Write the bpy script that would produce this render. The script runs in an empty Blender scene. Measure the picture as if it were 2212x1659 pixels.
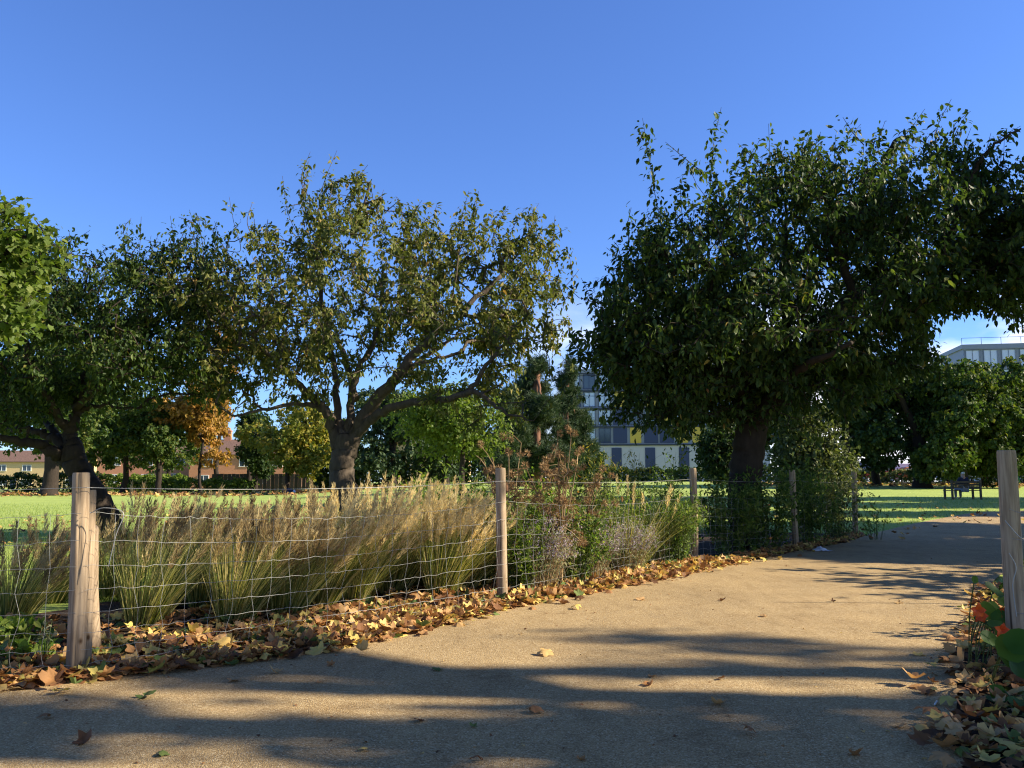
import bpy, math, random
import numpy as np
from mathutils import Vector, Matrix

# ------------------------------------------------------------------ camera, sky, sun, exposure
SC = bpy.context.scene
COL = SC.collection
R = math.radians
PITCH, CAM_H, FPX = R(6.53), 1.10, 1840.4          # FPX: focal length for a frame 2212 wide
cam_d = bpy.data.cameras.new('camera')
cam_d.sensor_width = 36.0
cam_d.lens = 36.0 * FPX / 2212.0
cam_d.clip_start, cam_d.clip_end = 0.05, 3000
cam = bpy.data.objects.new('camera', cam_d)
COL.objects.link(cam)
cam.location = (0, 0, CAM_H)
cam.rotation_euler = (R(90) + PITCH, 0, 0)
SC.camera = cam

SUN_EL, SUN_AZ = R(30), R(-3.5)      # azimuth from +X; negative = towards the camera's side
sunv = Vector((math.cos(SUN_EL) * math.cos(SUN_AZ), math.cos(SUN_EL) * math.sin(SUN_AZ), math.sin(SUN_EL)))
W = bpy.data.worlds.new('World'); SC.world = W; W.use_nodes = True
nt = W.node_tree; nt.nodes.clear()
def wn(t, **k):
    n = nt.nodes.new(t)
    for a, b in k.items(): setattr(n, a, b)
    return n
sky = wn('ShaderNodeTexSky', sky_type='NISHITA', sun_disc=False)
sky.sun_elevation = SUN_EL; sky.sun_rotation = R(90) - SUN_AZ
sky.air_density = 1.0; sky.dust_density = 0.25; sky.ozone_density = 3.0; sky.altitude = 0
tintn = wn('ShaderNodeMix', data_type='RGBA', blend_type='MULTIPLY')
tintn.inputs[0].default_value = 1.0
tintn.inputs[7].default_value = (0.71, 0.945, 1.47, 1)
bgn = wn('ShaderNodeBackground'); bgn.inputs[1].default_value = 0.069
outw = wn('ShaderNodeOutputWorld')
nt.links.new(sky.outputs[0], tintn.inputs[6])
# a bank of cumulus low over the rooftops, laid out by direction in the sky
tc = wn('ShaderNodeTexCoord'); sep = wn('ShaderNodeSeparateXYZ')
mp = wn('ShaderNodeMapping'); mp.inputs['Scale'].default_value = (5.0, 5.0, 12.0); mp.inputs['Location'].default_value = (0.35, 0.2, 0.1)
noi = wn('ShaderNodeTexNoise'); noi.inputs['Scale'].default_value = 1.0; noi.inputs['Detail'].default_value = 6
nt.links.new(tc.outputs['Generated'], mp.inputs[0]); nt.links.new(mp.outputs[0], noi.inputs['Vector'])
nt.links.new(tc.outputs['Generated'], sep.inputs[0])
def mapr(src, a, b, c, d):
    m = wn('ShaderNodeMapRange', interpolation_type='SMOOTHSTEP')
    for i, v in enumerate((a, b, c, d)): m.inputs[i + 1].default_value = v
    nt.links.new(src, m.inputs[0]); return m.outputs[0]
def mul(a, b):
    m = wn('ShaderNodeMath', operation='MULTIPLY'); nt.links.new(a, m.inputs[0]); nt.links.new(b, m.inputs[1]); return m.outputs[0]
band = mapr(sep.outputs[2], 0.14, 0.23, 1, 0)
side = mapr(sep.outputs[0], -0.02, 0.12, 0, 1)
cl = mapr(noi.outputs[0], 0.36, 0.54, 0, 1)
mask = mul(mul(band, side), cl)
cm = wn('ShaderNodeMix', data_type='RGBA'); cm.inputs[7].default_value = (9.5, 9.7, 10.2, 1)
nt.links.new(mask, cm.inputs[0]); nt.links.new(tintn.outputs[2], cm.inputs[6])
nt.links.new(cm.outputs[2], bgn.inputs[0]); nt.links.new(bgn.outputs[0], outw.inputs[0])

sun_d = bpy.data.lights.new('sun', 'SUN'); sun_d.energy = 5.0; sun_d.angle = R(0.53); sun_d.color = (1.0, 0.86, 0.66)
sun = bpy.data.objects.new('sun', sun_d); COL.objects.link(sun)
sun.rotation_euler = (-sunv).to_track_quat('-Z', 'Y').to_euler()
SC.view_settings.view_transform = 'Standard'; SC.view_settings.look = 'None'
SC.view_settings.exposure = 1.2; SC.view_settings.gamma = 1.0
SC.render.engine = 'CYCLES'; SC.cycles.filter_width = 1.15
SC.cycles.max_bounces = 6; SC.cycles.diffuse_bounces = 3; SC.cycles.transmission_bounces = 4; SC.cycles.glossy_bounces = 2
SC.cycles.sample_clamp_indirect = 4.0

# ------------------------------------------------------------------ helpers
def sstep(a, b, x):
    t = np.clip((np.asarray(x, float) - a) / (b - a), 0, 1); return t * t * (3 - 2 * t)
def T(x, y):                                   # the lawn rises gently towards the back right
    y = np.asarray(y, float); x = np.asarray(x, float)
    r = sstep(-0.32, -0.06, x / np.maximum(y, 1e-3))
    return 0.0155 * np.clip(y - 20, 0, 70) * r
cp_, sp_ = math.cos(PITCH), math.sin(PITCH)
def P(u, v, Y):                                # a point Y metres ahead, seen at (u, v) of a 2212 x 1659 frame
    s = (829.5 - v) / FPX
    t = Y / (cp_ - s * sp_)
    return np.array([(u - 1106) / FPX * t, Y, CAM_H + (sp_ + s * cp_) * t])
def G(u, v):                                   # where that line of sight meets level ground
    s = (829.5 - v) / FPX
    t = -CAM_H / (sp_ + s * cp_)
    return np.array([(u - 1106) / FPX * t, (cp_ - s * sp_) * t, 0.0])
def put(o, label=None, cat=None, group=None, kind=None):
    if label: o['label'] = label
    if cat: o['category'] = cat
    if group: o['group'] = group
    if kind: o['kind'] = kind
    return o
def empty(name, loc=(0, 0, 0), rz=0, **k):
    o = bpy.data.objects.new(name, None); COL.objects.link(o)
    o.location = loc; o.rotation_euler = (0, 0, rz); o.empty_display_size = 0.2
    return put(o, **k)
def link_mesh(me, name, mat=None, parent=None):
    o = bpy.data.objects.new(name, me); COL.objects.link(o)
    if mat: me.materials.append(mat)
    if parent: o.parent = parent
    return o
def npmesh(name, V, F, mat=None, parent=None, tint=None, smooth=False, origin=None):
    """F: an (n,3) or (n,4) array, or a list of such arrays"""
    V = np.asarray(V, float)
    if origin is not None: V = V - np.asarray(origin, float)
    Fs = [np.asarray(f) for f in (F if isinstance(F, (list, tuple)) else [F]) if len(f)]
    me = bpy.data.meshes.new(name)
    me.vertices.add(len(V)); me.vertices.foreach_set('co', V.astype(np.float32).ravel())
    li = np.concatenate([f.ravel() for f in Fs]).astype(np.int32)
    tot = np.concatenate([np.full(len(f), f.shape[1]) for f in Fs]).astype(np.int32)
    me.loops.add(len(li)); me.loops.foreach_set('vertex_index', li)
    me.polygons.add(len(tot))
    st = np.concatenate([[0], np.cumsum(tot)[:-1]]).astype(np.int32)
    me.polygons.foreach_set('loop_start', st); me.polygons.foreach_set('loop_total', tot)
    me.polygons.foreach_set('use_smooth', np.full(len(tot), bool(smooth)))
    if tint is not None:
        a = me.attributes.new('tint', 'FLOAT', 'POINT'); a.data.foreach_set('value', np.asarray(tint, np.float32))
    me.update(); me.validate()
    return link_mesh(me, name, mat, parent)
class MB:
    def __init__(s): s.V, s.F, s.t, s.n = [], {3: [], 4: []}, [], 0
    def add(s, V, F, tint=None):
        V = np.asarray(V, float)
        for f in (F if isinstance(F, (list, tuple)) else [F]):
            f = np.asarray(f)
            if len(f): s.F[f.shape[1]].append(f + s.n)
        s.V.append(V); s.n += len(V)
        s.t.append(np.full(len(V), 0.5) if tint is None else np.broadcast_to(np.asarray(tint, float), (len(V),)))
    def box(s, c, d, rz=0.0, tint=None):
        d = np.asarray(d, float) / 2
        v = np.array([[x, y, z] for x in (-1, 1) for y in (-1, 1) for z in (-1, 1)], float) * d
        if rz:
            a, b = math.cos(rz), math.sin(rz); v = np.c_[v[:, 0] * a - v[:, 1] * b, v[:, 0] * b + v[:, 1] * a, v[:, 2]]
        s.add(v + np.asarray(c, float), np.array([[0, 1, 3, 2], [4, 6, 7, 5], [0, 4, 5, 1], [2, 3, 7, 6], [0, 2, 6, 4], [1, 5, 7, 3]]), tint)
    def tube(s, pts, rad, n=8, cap=True, tint=None):
        V, F = tube(pts, rad, n, cap); s.add(V, F, tint)
    def build(s, name, mat, parent=None, smooth=False, origin=None):
        F = [np.concatenate(s.F[k]) for k in (3, 4) if s.F[k]]
        return npmesh(name, np.concatenate(s.V), F, mat, parent, np.concatenate(s.t), smooth, origin)
def unit(a): return a / np.maximum(np.linalg.norm(a, axis=-1, keepdims=True), 1e-9)
def tube(pts, rad, n=8, cap=True):
    pts = np.asarray(pts, float); m = len(pts); rad = np.broadcast_to(np.asarray(rad, float), (m,))
    tg = unit(np.gradient(pts, axis=0))
    ref = np.array([0, 0, 1.0]) if abs(tg[0][2]) < 0.9 else np.array([1.0, 0, 0])
    x = unit(np.cross(tg[0], ref)); X = []
    for i in range(m):
        x = unit(x - tg[i] * np.dot(x, tg[i])); X.append(x)
    X = np.array(X); Y = np.cross(tg, X)
    a = np.arange(n) * 2 * np.pi / n
    V = (pts[:, None] + rad[:, None, None] * (X[:, None] * np.cos(a)[None, :, None] + Y[:, None] * np.sin(a)[None, :, None])).reshape(-1, 3)
    i = np.arange(m - 1)[:, None] * n; j = np.arange(n)[None]; k = (j + 1) % n
    F = np.stack([i + j, i + k, i + n + k, i + n + j], -1).reshape(-1, 4)
    if not cap: return V, [F]
    V = np.r_[V, pts[:1], pts[-1:]]; j = np.arange(n); k = (j + 1) % n
    c0 = np.stack([np.full(n, m * n), k, j], -1); c1 = np.stack([np.full(n, m * n + 1), (m - 1) * n + j, (m - 1) * n + k], -1)
    return V, [F, np.r_[c0, c1]]
def frusta(A, B, ra, rb, n=5):
    A, B = np.asarray(A), np.asarray(B); d = unit(B - A)
    ref = np.where(np.abs(d[:, 2:3]) < 0.9, np.array([[0, 0, 1.0]]), np.array([[1.0, 0, 0]]))
    X = unit(np.cross(d, ref)); Y = np.cross(d, X)
    a = np.arange(n) * 2 * np.pi / n
    ring = X[:, None] * np.cos(a)[None, :, None] + Y[:, None] * np.sin(a)[None, :, None]
    V = np.concatenate([A[:, None] + ring * np.asarray(ra)[:, None, None], B[:, None] + ring * np.asarray(rb)[:, None, None]], 1)
    j = np.arange(n); k = (j + 1) % n
    f = np.stack([j, k, n + k, n + j], -1)
    F = (f[None] + (np.arange(len(A)) * 2 * n)[:, None, None]).reshape(-1, 4)
    return V.reshape(-1, 3), F
def crom(pts, per=6):                                              # smooth curve through the points
    p = np.asarray(pts, float); p = np.r_[[2 * p[0] - p[1]], p, [2 * p[-1] - p[-2]]]; out = []
    for i in range(1, len(p) - 2):
        for t in np.arange(per) / per:
            a, b, c, d = p[i - 1], p[i], p[i + 1], p[i + 2]
            out.append(0.5 * (2 * b + (c - a) * t + (2 * a - 5 * b + 4 * c - d) * t * t + (3 * b - a - 3 * c + d) * t ** 3))
    out.append(p[-2]); return np.array(out)
def frames(axis, normal):                                          # columns: width, length, normal
    y = unit(axis); x = unit(np.cross(y, normal)); z = np.cross(x, y)
    return np.stack([x, y, z], -1)
def scatter(Tv, Tf, pos, Rm, s, tint):
    s = np.asarray(s, float); s = s[:, None] if s.ndim == 1 else s
    V = np.einsum('nij,nkj->nki', Rm, Tv[None] * s[:, None, :] if s.shape[1] == 3 else Tv[None] * s[:, :, None]) + pos[:, None]
    F = (Tf[None] + (np.arange(len(pos)) * len(Tv))[:, None, None]).reshape(-1, Tf.shape[1])
    return V.reshape(-1, 3), F, np.repeat(tint, len(Tv))

# leaf shapes: unit length along +y
def lf_ovate(w=0.21, fold=0.05, droop=0.16):
    V = np.array([[0, 0, 0], [0, .36, .0], [0, .7, -.25 * droop], [0, 1, -droop], [-w, .3, fold], [-w * .92, .62, fold - .2 * droop], [w, .3, fold], [w * .92, .62, fold - .2 * droop]])
    F = np.array([[0, 1, 4], [1, 2, 5], [1, 5, 4], [2, 3, 5], [0, 6, 1], [1, 7, 2], [1, 6, 7], [2, 7, 3]])
    return V, F
def lf_lobed(curl=0.1, seed=0):
    rng = np.random.default_rng(seed)
    pts = [(0.0, 0.0), (.2, -.03), (.42, -.03), (.37, .19), (.56, .42), (.33, .48), (.25, .68), (0.0, 1.0)]
    o = pts + [(-x, y) for x, y in pts[-2:0:-1]]
    o = np.array(o); r = np.linalg.norm(o - [0, .3], axis=1)
    z = curl * (r * 2) ** 2 * rng.uniform(.3, 1.4, len(o)) - curl * .2
    V = np.r_[np.c_[o, z], [[0, .3, 0]]]; n = len(o)
    F = np.array([[n, i, (i + 1) % n] for i in range(n)])
    return V, F
def lf_disc(n=12, cup=0.12):
    a = np.arange(n) * 2 * np.pi / n; w = 1 + .05 * np.cos(a * 5)
    V = np.r_[np.c_[.5 * w * np.cos(a), .5 * w * np.sin(a), cup * (1 + .4 * np.cos(3 * a))], [[0, 0, 0]]]
    return V, np.array([[n, i, (i + 1) % n] for i in range(n)])
OVATE, NARROW, CARD = lf_ovate(), lf_ovate(.11, .03, .1), lf_ovate(.36, .10, .25)
def lf_tuft(n=7):
    rng = np.random.default_rng(3); V, F = [], []
    for i in range(n):
        d = unit(np.array([rng.normal(0, .45), 1, rng.normal(0, .45)])); p = unit(np.cross(d, rng.normal(size=3))) * .035
        V += [p, -p, d * rng.uniform(.7, 1)]; F.append([3 * i, 3 * i + 1, 3 * i + 2])
    return np.array(V), np.array(F)
TUFT = lf_tuft()

# ------------------------------------------------------------------ materials
def mat(name, col=(.5, .5, .5), rough=.7, spec=.3, metal=0):
    m = bpy.data.materials.new(name); m.use_nodes = True
    b = m.node_tree.nodes['Principled BSDF']
    b.inputs['Base Color'].default_value = (*col, 1); b.inputs['Roughness'].default_value = rough
    b.inputs['Specular IOR Level'].default_value = spec; b.inputs['Metallic'].default_value = metal
    return m
def N(m, t, **k):
    n = m.node_tree.nodes.new(t)
    for a, b in k.items(): setattr(n, a, b)
    return n
def LK(m, a, b): m.node_tree.links.new(a, b)
def ramp(m, src, stops):
    r = N(m, 'ShaderNodeValToRGB'); e = r.color_ramp.elements
    while len(e) > 1: e.remove(e[-1])
    e[0].position, e[0].color = stops[0][0], (*stops[0][1], 1)
    for p, c in stops[1:]:
        x = e.new(p); x.color = (*c, 1)
    LK(m, src, r.inputs[0]); return r.outputs[0]
def noise(m, scale, detail=4, vec=None, stretch=None, rough=.55):
    c = N(m, 'ShaderNodeTexCoord'); mpn = N(m, 'ShaderNodeMapping'); mpn.inputs['Scale'].default_value = stretch or (1, 1, 1)
    LK(m, c.outputs['Object'], mpn.inputs[0])
    n = N(m, 'ShaderNodeTexNoise'); n.inputs['Scale'].default_value = scale; n.inputs['Detail'].default_value = detail; n.inputs['Roughness'].default_value = rough
    LK(m, mpn.outputs[0], n.inputs['Vector']); return n.outputs[0]
def mixc(m, f, a, b, blend='MIX'):
    x = N(m, 'ShaderNodeMix', data_type='RGBA', blend_type=blend)
    for i, s in ((0, f), (6, a), (7, b)):
        if hasattr(s, 'links') or hasattr(s, 'is_linked'): LK(m, s, x.inputs[i])
        else: x.inputs[i].default_value = s if i == 0 else (*s, 1)
    return x.outputs[2]
def bump(m, src, strength=.5, dist=.01):
    b = N(m, 'ShaderNodeBump'); b.inputs['Strength'].default_value = strength; b.inputs['Distance'].default_value = dist
    LK(m, src, b.inputs['Height']); LK(m, b.outputs[0], m.node_tree.nodes['Principled BSDF'].inputs['Normal'])
def base(m, s): LK(m, s, m.node_tree.nodes['Principled BSDF'].inputs['Base Color'])
def leafmat(name, stops, trans=.35, rough=.5, spec=.22, tcol=(1.25, 1.3, .55)):
    m = mat(name, rough=rough, spec=spec); nd = m.node_tree.nodes; b = nd['Principled BSDF']; out = nd['Material Output']
    a = N(m, 'ShaderNodeAttribute', attribute_name='tint')
    c = ramp(m, a.outputs['Fac'], stops); base(m, c)
    t = N(m, 'ShaderNodeBsdfTranslucent'); LK(m, mixc(m, 1.0, c, tcol, 'MULTIPLY'), t.inputs[0])
    mx = N(m, 'ShaderNodeMixShader'); mx.inputs[0].default_value = trans
    LK(m, b.outputs[0], mx.inputs[1]); LK(m, t.outputs[0], mx.inputs[2]); LK(m, mx.outputs[0], out.inputs[0])
    return m
M = {}
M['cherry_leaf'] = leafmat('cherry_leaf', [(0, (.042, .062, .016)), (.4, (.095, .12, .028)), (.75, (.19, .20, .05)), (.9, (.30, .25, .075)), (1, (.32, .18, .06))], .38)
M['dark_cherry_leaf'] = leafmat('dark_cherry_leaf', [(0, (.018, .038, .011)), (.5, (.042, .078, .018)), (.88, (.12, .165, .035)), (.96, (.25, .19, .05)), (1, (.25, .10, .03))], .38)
M['fresh_leaf'] = leafmat('fresh_leaf', [(0, (.055, .11, .018)), (.5, (.125, .20, .034)), (1, (.26, .31, .07))], .5)
M['maple_leaf'] = leafmat('maple_leaf', [(0, (.06, .105, .02)), (.5, (.115, .175, .032)), (1, (.21, .25, .06))], .45)
M['plane_leaf'] = leafmat('plane_leaf', [(0, (.035, .07, .015)), (.6, (.065, .11, .022)), (1, (.17, .17, .035))], .35)
M['plane_dark_leaf'] = leafmat('plane_dark_leaf', [(0, (.02, .045, .014)), (.7, (.04, .075, .02)), (1, (.13, .15, .035))], .3)
M['yellow_leaf'] = leafmat('yellow_leaf', [(0, (.07, .11, .02)), (.4, (.16, .19, .03)), (.8, (.32, .27, .045)), (1, (.42, .26, .05))], .4)
M['orange_leaf'] = leafmat('orange_leaf', [(0, (.12, .10, .025)), (.35, (.3, .19, .04)), (.75, (.42, .22, .05)), (1, (.5, .3, .08))], .4)
M['olive_leaf'] = leafmat('olive_leaf', [(0, (.05, .07, .03)), (.6, (.10, .13, .045)), (1, (.2, .21, .08))], .3)
M['needle'] = leafmat('needle', [(0, (.022, .045, .022)), (.7, (.05, .085, .035)), (1, (.11, .14, .05))], .15, .6)
M['rust_leaf'] = leafmat('rust_leaf', [(0, (.12, .06, .03)), (.5, (.28, .14, .055)), (1, (.42, .25, .1))], .3)
M['fern_green'] = leafmat('fern_green', [(0, (.035, .075, .02)), (.5, (.095, .165, .036)), (1, (.23, .29, .08))], .5)
M['grey_leaf'] = leafmat('grey_leaf', [(0, (.12, .15, .07)), (.5, (.26, .29, .16)), (1, (.46, .46, .28))], .4, .7, .15, (1.1, 1.1, .8))
M['purple_flower'] = leafmat('purple_flower', [(0, (.25, .20, .28)), (.6, (.40, .34, .43)), (1, (.54, .49, .54))], .3, .7, .15, (1.1, 1, 1.1))
M['grass_blade'] = leafmat('grass_blade', [(0, (.05, .08, .02)), (.4, (.14, .18, .045)), (.7, (.36, .35, .12)), (1, (.58, .47, .22))], .35)
M['plume'] = leafmat('plume', [(0, (.11, .08, .045)), (.35, (.30, .225, .115)), (1, (.78, .66, .35))], .45, .7, .2, (1.15, 1.05, .8))
M['lawn_blade'] = leafmat('lawn_blade', [(0, (.10, .17, .028)), (.7, (.24, .33, .065)), (1, (.36, .38, .10))], .4)
M['litter'] = leafmat('litter', [(0, (.09, .045, .02)), (.18, (.22, .105, .045)), (.45, (.42, .22, .085)), (.66, (.58, .38, .17)), (.8, (.72, .52, .15)), (.9, (.56, .46, .13)), (.94, (.14, .19, .05)), (1, (.09, .15, .04))], .25, .7, .25, (1.1, 1, .7))
M['nasturtium_leaf'] = leafmat('nasturtium_leaf', [(0, (.04, .10, .02)), (.6, (.07, .16, .025)), (1, (.14, .24, .04))], .5, .5)
M['nasturtium_petal'] = leafmat('nasturtium_petal', [(0, (.7, .08, .015)), (1, (.85, .16, .02))], .4, .5, .3, (1, .9, .6))
M['seed_head'] = leafmat('seed_head', [(0, (.13, .075, .038)), (.6, (.31, .20, .10)), (1, (.52, .38, .2))], .2, .8, .1, (1.1, 1, .8))
M['dead_stem'] = leafmat('dead_stem', [(0, (.16, .10, .05)), (1, (.42, .31, .16))], .1, .8, .2, (1, 1, 1))
M['green_stem'] = leafmat('green_stem', [(0, (.05, .08, .02)), (1, (.12, .15, .05))], .1, .7, .2, (1, 1, 1))

def barkmat(name, a, b, scale=14):
    m = mat(name, rough=.9, spec=.15)
    n1 = noise(m, scale, 6, stretch=(1, 1, .35)); n2 = noise(m, scale * .25, 3)
    base(m, mixc(m, n2, ramp(m, n1, [(.3, a), (.7, b)]), tuple(.55 * (x + y) for x, y in zip(a, b)), 'MIX'))
    bump(m, n1, .9, .02); return m
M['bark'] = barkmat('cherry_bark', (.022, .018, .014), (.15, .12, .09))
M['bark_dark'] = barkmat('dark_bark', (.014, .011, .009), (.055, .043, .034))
M['bark_pale'] = barkmat('pale_bark', (.09, .08, .06), (.30, .27, .2), 6)
M['pine_bark'] = barkmat('pine_bark', (.09, .045, .03), (.26, .14, .09), 6)

def woodmat():
    m = mat('post_wood', rough=.85, spec=.15)
    n1 = noise(m, 9, 5, stretch=(3.2, 3.2, .10)); n2 = noise(m, 2.5, 3, stretch=(1, 1, .6)); n3 = noise(m, 60, 3, stretch=(1, 1, .08))
    c = ramp(m, n1, [(.28, (.17, .11, .06)), (.5, (.35, .25, .14)), (.75, (.47, .36, .22))])
    c = mixc(m, n2, c, (.34, .265, .19)); c = mixc(m, .35, c, ramp(m, n3, [(.35, (.1, .07, .05)), (.6, (.5, .4, .28))]))
    base(m, c); bump(m, n3, .35, .004)
    n4 = noise(m, 34, 2, stretch=(1, 1, .02)); crk = ramp(m, n4, [(.30, (.22, .2, .18)), (.36, (1, 1, 1))]); c = mixc(m, 1.0, c, crk, 'MULTIPLY')
    vk = N(m, 'ShaderNodeTexVoronoi'); vk.inputs['Scale'].default_value = 5.5; tcn = N(m, 'ShaderNodeTexCoord'); mk = N(m, 'ShaderNodeMapping'); mk.inputs['Scale'].default_value = (1.6, 1.6, 1); LK(m, tcn.outputs['Object'], mk.inputs[0]); LK(m, mk.outputs[0], vk.inputs['Vector'])
    c = mixc(m, 1.0, c, ramp(m, vk.outputs['Distance'], [(.05, (.25, .18, .13)), (.10, (.75, .7, .65)), (.14, (1, 1, 1))]), 'MULTIPLY')
    sp = N(m, 'ShaderNodeSeparateXYZ'); LK(m, tcn.outputs['Object'], sp.inputs[0]); ad = N(m, 'ShaderNodeMath', operation='ADD'); LK(m, sp.outputs[2], ad.inputs[0]); LK(m, n2, ad.inputs[1])
    base(m, mixc(m, 1.0, c, ramp(m, ad.outputs[0], [(.45, (.45, .42, .36)), (.75, (1, 1, 1))]), 'MULTIPLY'))   # earth splashed on the foot
    return m
M['wood'] = woodmat()
M['wood_grey'] = mat('bench_wood', (.10, .085, .06), .85)
base(M['wood_grey'], ramp(M['wood_grey'], noise(M['wood_grey'], 8, 4, stretch=(.3, 3, 3)), [(.3, (.06, .05, .035)), (.7, (.16, .13, .09))]))
M['wire'] = mat('galvanised_wire', (.34, .35, .34), .55, .35, .5)
M['cane'] = mat('bamboo_cane', (.35, .27, .12), .6)

def pathmat():
    m = mat('bonded_gravel', rough=.9, spec=.2)
    c = N(m, 'ShaderNodeTexCoord'); v = N(m, 'ShaderNodeTexVoronoi'); v.inputs['Scale'].default_value = 150
    LK(m, c.outputs['Object'], v.inputs['Vector'])
    sepc = N(m, 'ShaderNodeSeparateColor'); LK(m, v.outputs['Color'], sepc.inputs[0])
    peb = ramp(m, sepc.outputs[0], [(0, (.26, .18, .085)), (.3, (.37, .27, .135)), (.65, (.44, .33, .17)), (.9, (.52, .41, .23)), (1, (.63, .53, .35))])
    big = mixc(m, 1.0, ramp(m, noise(m, .9, 4), [(.3, (.84, .83, .82)), (.7, (1.06, 1.04, 1.0))]), ramp(m, noise(m, 5, 5, stretch=(1, .35, 1), rough=.7), [(.32, (.82, .80, .78)), (.5, (1, 1, 1)), (.72, (1.05, 1.04, 1.02))]), 'MULTIPLY')
    gap = ramp(m, v.outputs['Distance'], [(.0, (1, 1, 1)), (.6, (1, 1, 1)), (1.0, (.5, .46, .42))])
    st = ramp(m, noise(m, 1.7, 6, rough=.75), [(.30, (.70, .66, .62)), (.42, (.95, .94, .93)), (.6, (1, 1, 1))]); big = mixc(m, 1.0, big, st, 'MULTIPLY')
    s = mixc(m, 1.0, peb, big, 'MULTIPLY'); s = mixc(m, 1.0, s, gap, 'MULTIPLY'); base(m, s)
    inv = N(m, 'ShaderNodeMath', operation='SUBTRACT'); inv.inputs[0].default_value = 1; LK(m, v.outputs['Distance'], inv.inputs[1])
    bump(m, inv.outputs[0], .55, .006); return m
M['path'] = pathmat()
def lawnmat():
    m = mat('lawn_turf', rough=.9, spec=.15)
    n1 = noise(m, .35, 5); n2 = noise(m, 26, 5, rough=.7); n3 = noise(m, 2.2, 4)
    c = ramp(m, n2, [(.25, (.20, .27, .05)), (.5, (.34, .43, .10)), (.75, (.44, .52, .16))])
    c = mixc(m, ramp(m, n1, [(.35, (0, 0, 0)), (.7, (.5, .5, .5))]), c, (.23, .31, .07))
    c = mixc(m, ramp(m, n3, [(.55, (0, 0, 0)), (.75, (.35, .35, .35))]), c, (.09, .19, .03))
    base(m, c); bump(m, n2, .8, .03); return m
M['lawn'] = lawnmat()
M['soil'] = mat('soil', rough=.95, spec=.1)
base(M['soil'], ramp(M['soil'], noise(M['soil'], 22, 6), [(.3, (.022, .016, .011)), (.6, (.06, .042, .028)), (.8, (.11, .08, .05))])); bump(M['soil'], noise(M['soil'], 30, 5), .8, .03)
M['metal_pane'] = mat('window_glass', (.05, .07, .10), .08, .8)
M['pane_bright'] = mat('window_glass_blue', (.42, .52, .68), .12, .6)
M['white_frame'] = mat('white_frame', (.8, .8, .78), .4)
def brickmat(name, a, b, mortar):
    m = mat(name, rough=.9, spec=.15); bt = N(m, 'ShaderNodeTexBrick'); c = N(m, 'ShaderNodeTexCoord')
    mpn = N(m, 'ShaderNodeMapping'); mpn.inputs['Rotation'].default_value = (R(90), 0, 0)
    LK(m, c.outputs['Object'], mpn.inputs[0]); LK(m, mpn.outputs[0], bt.inputs['Vector'])
    bt.inputs['Scale'].default_value = 4.4; bt.inputs['Color1'].default_value = (*a, 1); bt.inputs['Color2'].default_value = (*b, 1); bt.inputs['Mortar'].default_value = (*mortar, 1)
    base(m, bt.outputs[0]); return m
M['brick_yellow'] = brickmat('yellow_brick', (.60, .42, .20), (.52, .36, .17), (.58, .48, .34))
M['brick_red'] = brickmat('red_brick', (.42, .17, .09), (.5, .22, .12), (.45, .32, .24))
M['roof_tile'] = mat('roof_tile', rough=.85); base(M['roof_tile'], ramp(M['roof_tile'], noise(M['roof_tile'], 3, 5, stretch=(4, 1, 1)), [(.3, (.09, .055, .04)), (.7, (.19, .12, .09))]))
M['clad_grey'] = mat('grey_cladding', (.20, .23, .29), .5); M['clad_white'] = mat('white_cladding', (.40, .41, .44), .5)
M['clad_blue'] = mat('navy_cladding', (.035, .05, .11), .4); M['clad_yellow'] = mat('yellow_panel', (.50, .37, .06), .5)
M['fence_dark'] = mat('dark_fence', (.045, .04, .035), .9)
M['dark_metal'] = mat('dark_metal', (.04, .05, .06), .4, .4, .3)
M['rubber'] = mat('rubber', (.02, .02, .02), .8)
M['red_paint'] = mat('red_paint', (.45, .03, .02), .3, .5); M['white_paint'] = mat('white_paint', (.8, .8, .78), .35, .5)
M['blue_paint'] = mat('blue_grey_paint', (.36, .45, .60), .35, .5); M['orange_paint'] = mat('orange_paint', (.45, .14, .02), .4)
M['skin'] = mat('skin', (.45, .27, .19), .6); M['navy_cloth'] = mat('navy_cloth', (.02, .024, .05), .9); M['grey_cloth'] = mat('grey_cloth', (.22, .23, .27), .9)
M['white_hair'] = mat('white_hair', (.62, .6, .56), .8); M['dark_hair'] = mat('dark_hair', (.03, .02, .015), .7)
M['jeans'] = mat('jeans', (.07, .09, .15), .9); M['plastic'] = mat('pale_plastic', (.55, .57, .62), .35, .5)
M['purple_paint'] = mat('purple_paint', (.24, .16, .36), .5); M['green_paint'] = mat('green_paint', (.03, .22, .09), .5)
M['tarmac'] = mat('tarmac', (.06, .06, .06), .9)

# ------------------------------------------------------------------ ground
xs = np.unique(np.r_[np.arange(-40, 60, 1.0), np.arange(-240, 260, 8.0)]); ys = np.unique(np.r_[np.arange(-12, 100, 1.0), np.arange(100, 420, 8.0)])
X, Y = np.meshgrid(xs, ys); rg = np.random.default_rng(1)
Zl = T(X, Y) - .006
nx, ny = len(xs), len(ys); i = (np.arange(ny - 1)[:, None] * nx + np.arange(nx - 1)[None]).ravel()
put(npmesh('lawn', np.c_[X.ravel(), Y.ravel(), Zl.ravel()], np.stack([i, i + 1, i + nx + 1, i + nx], -1), M['lawn'], smooth=True), kind='structure', label='mown green park lawn')

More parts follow.
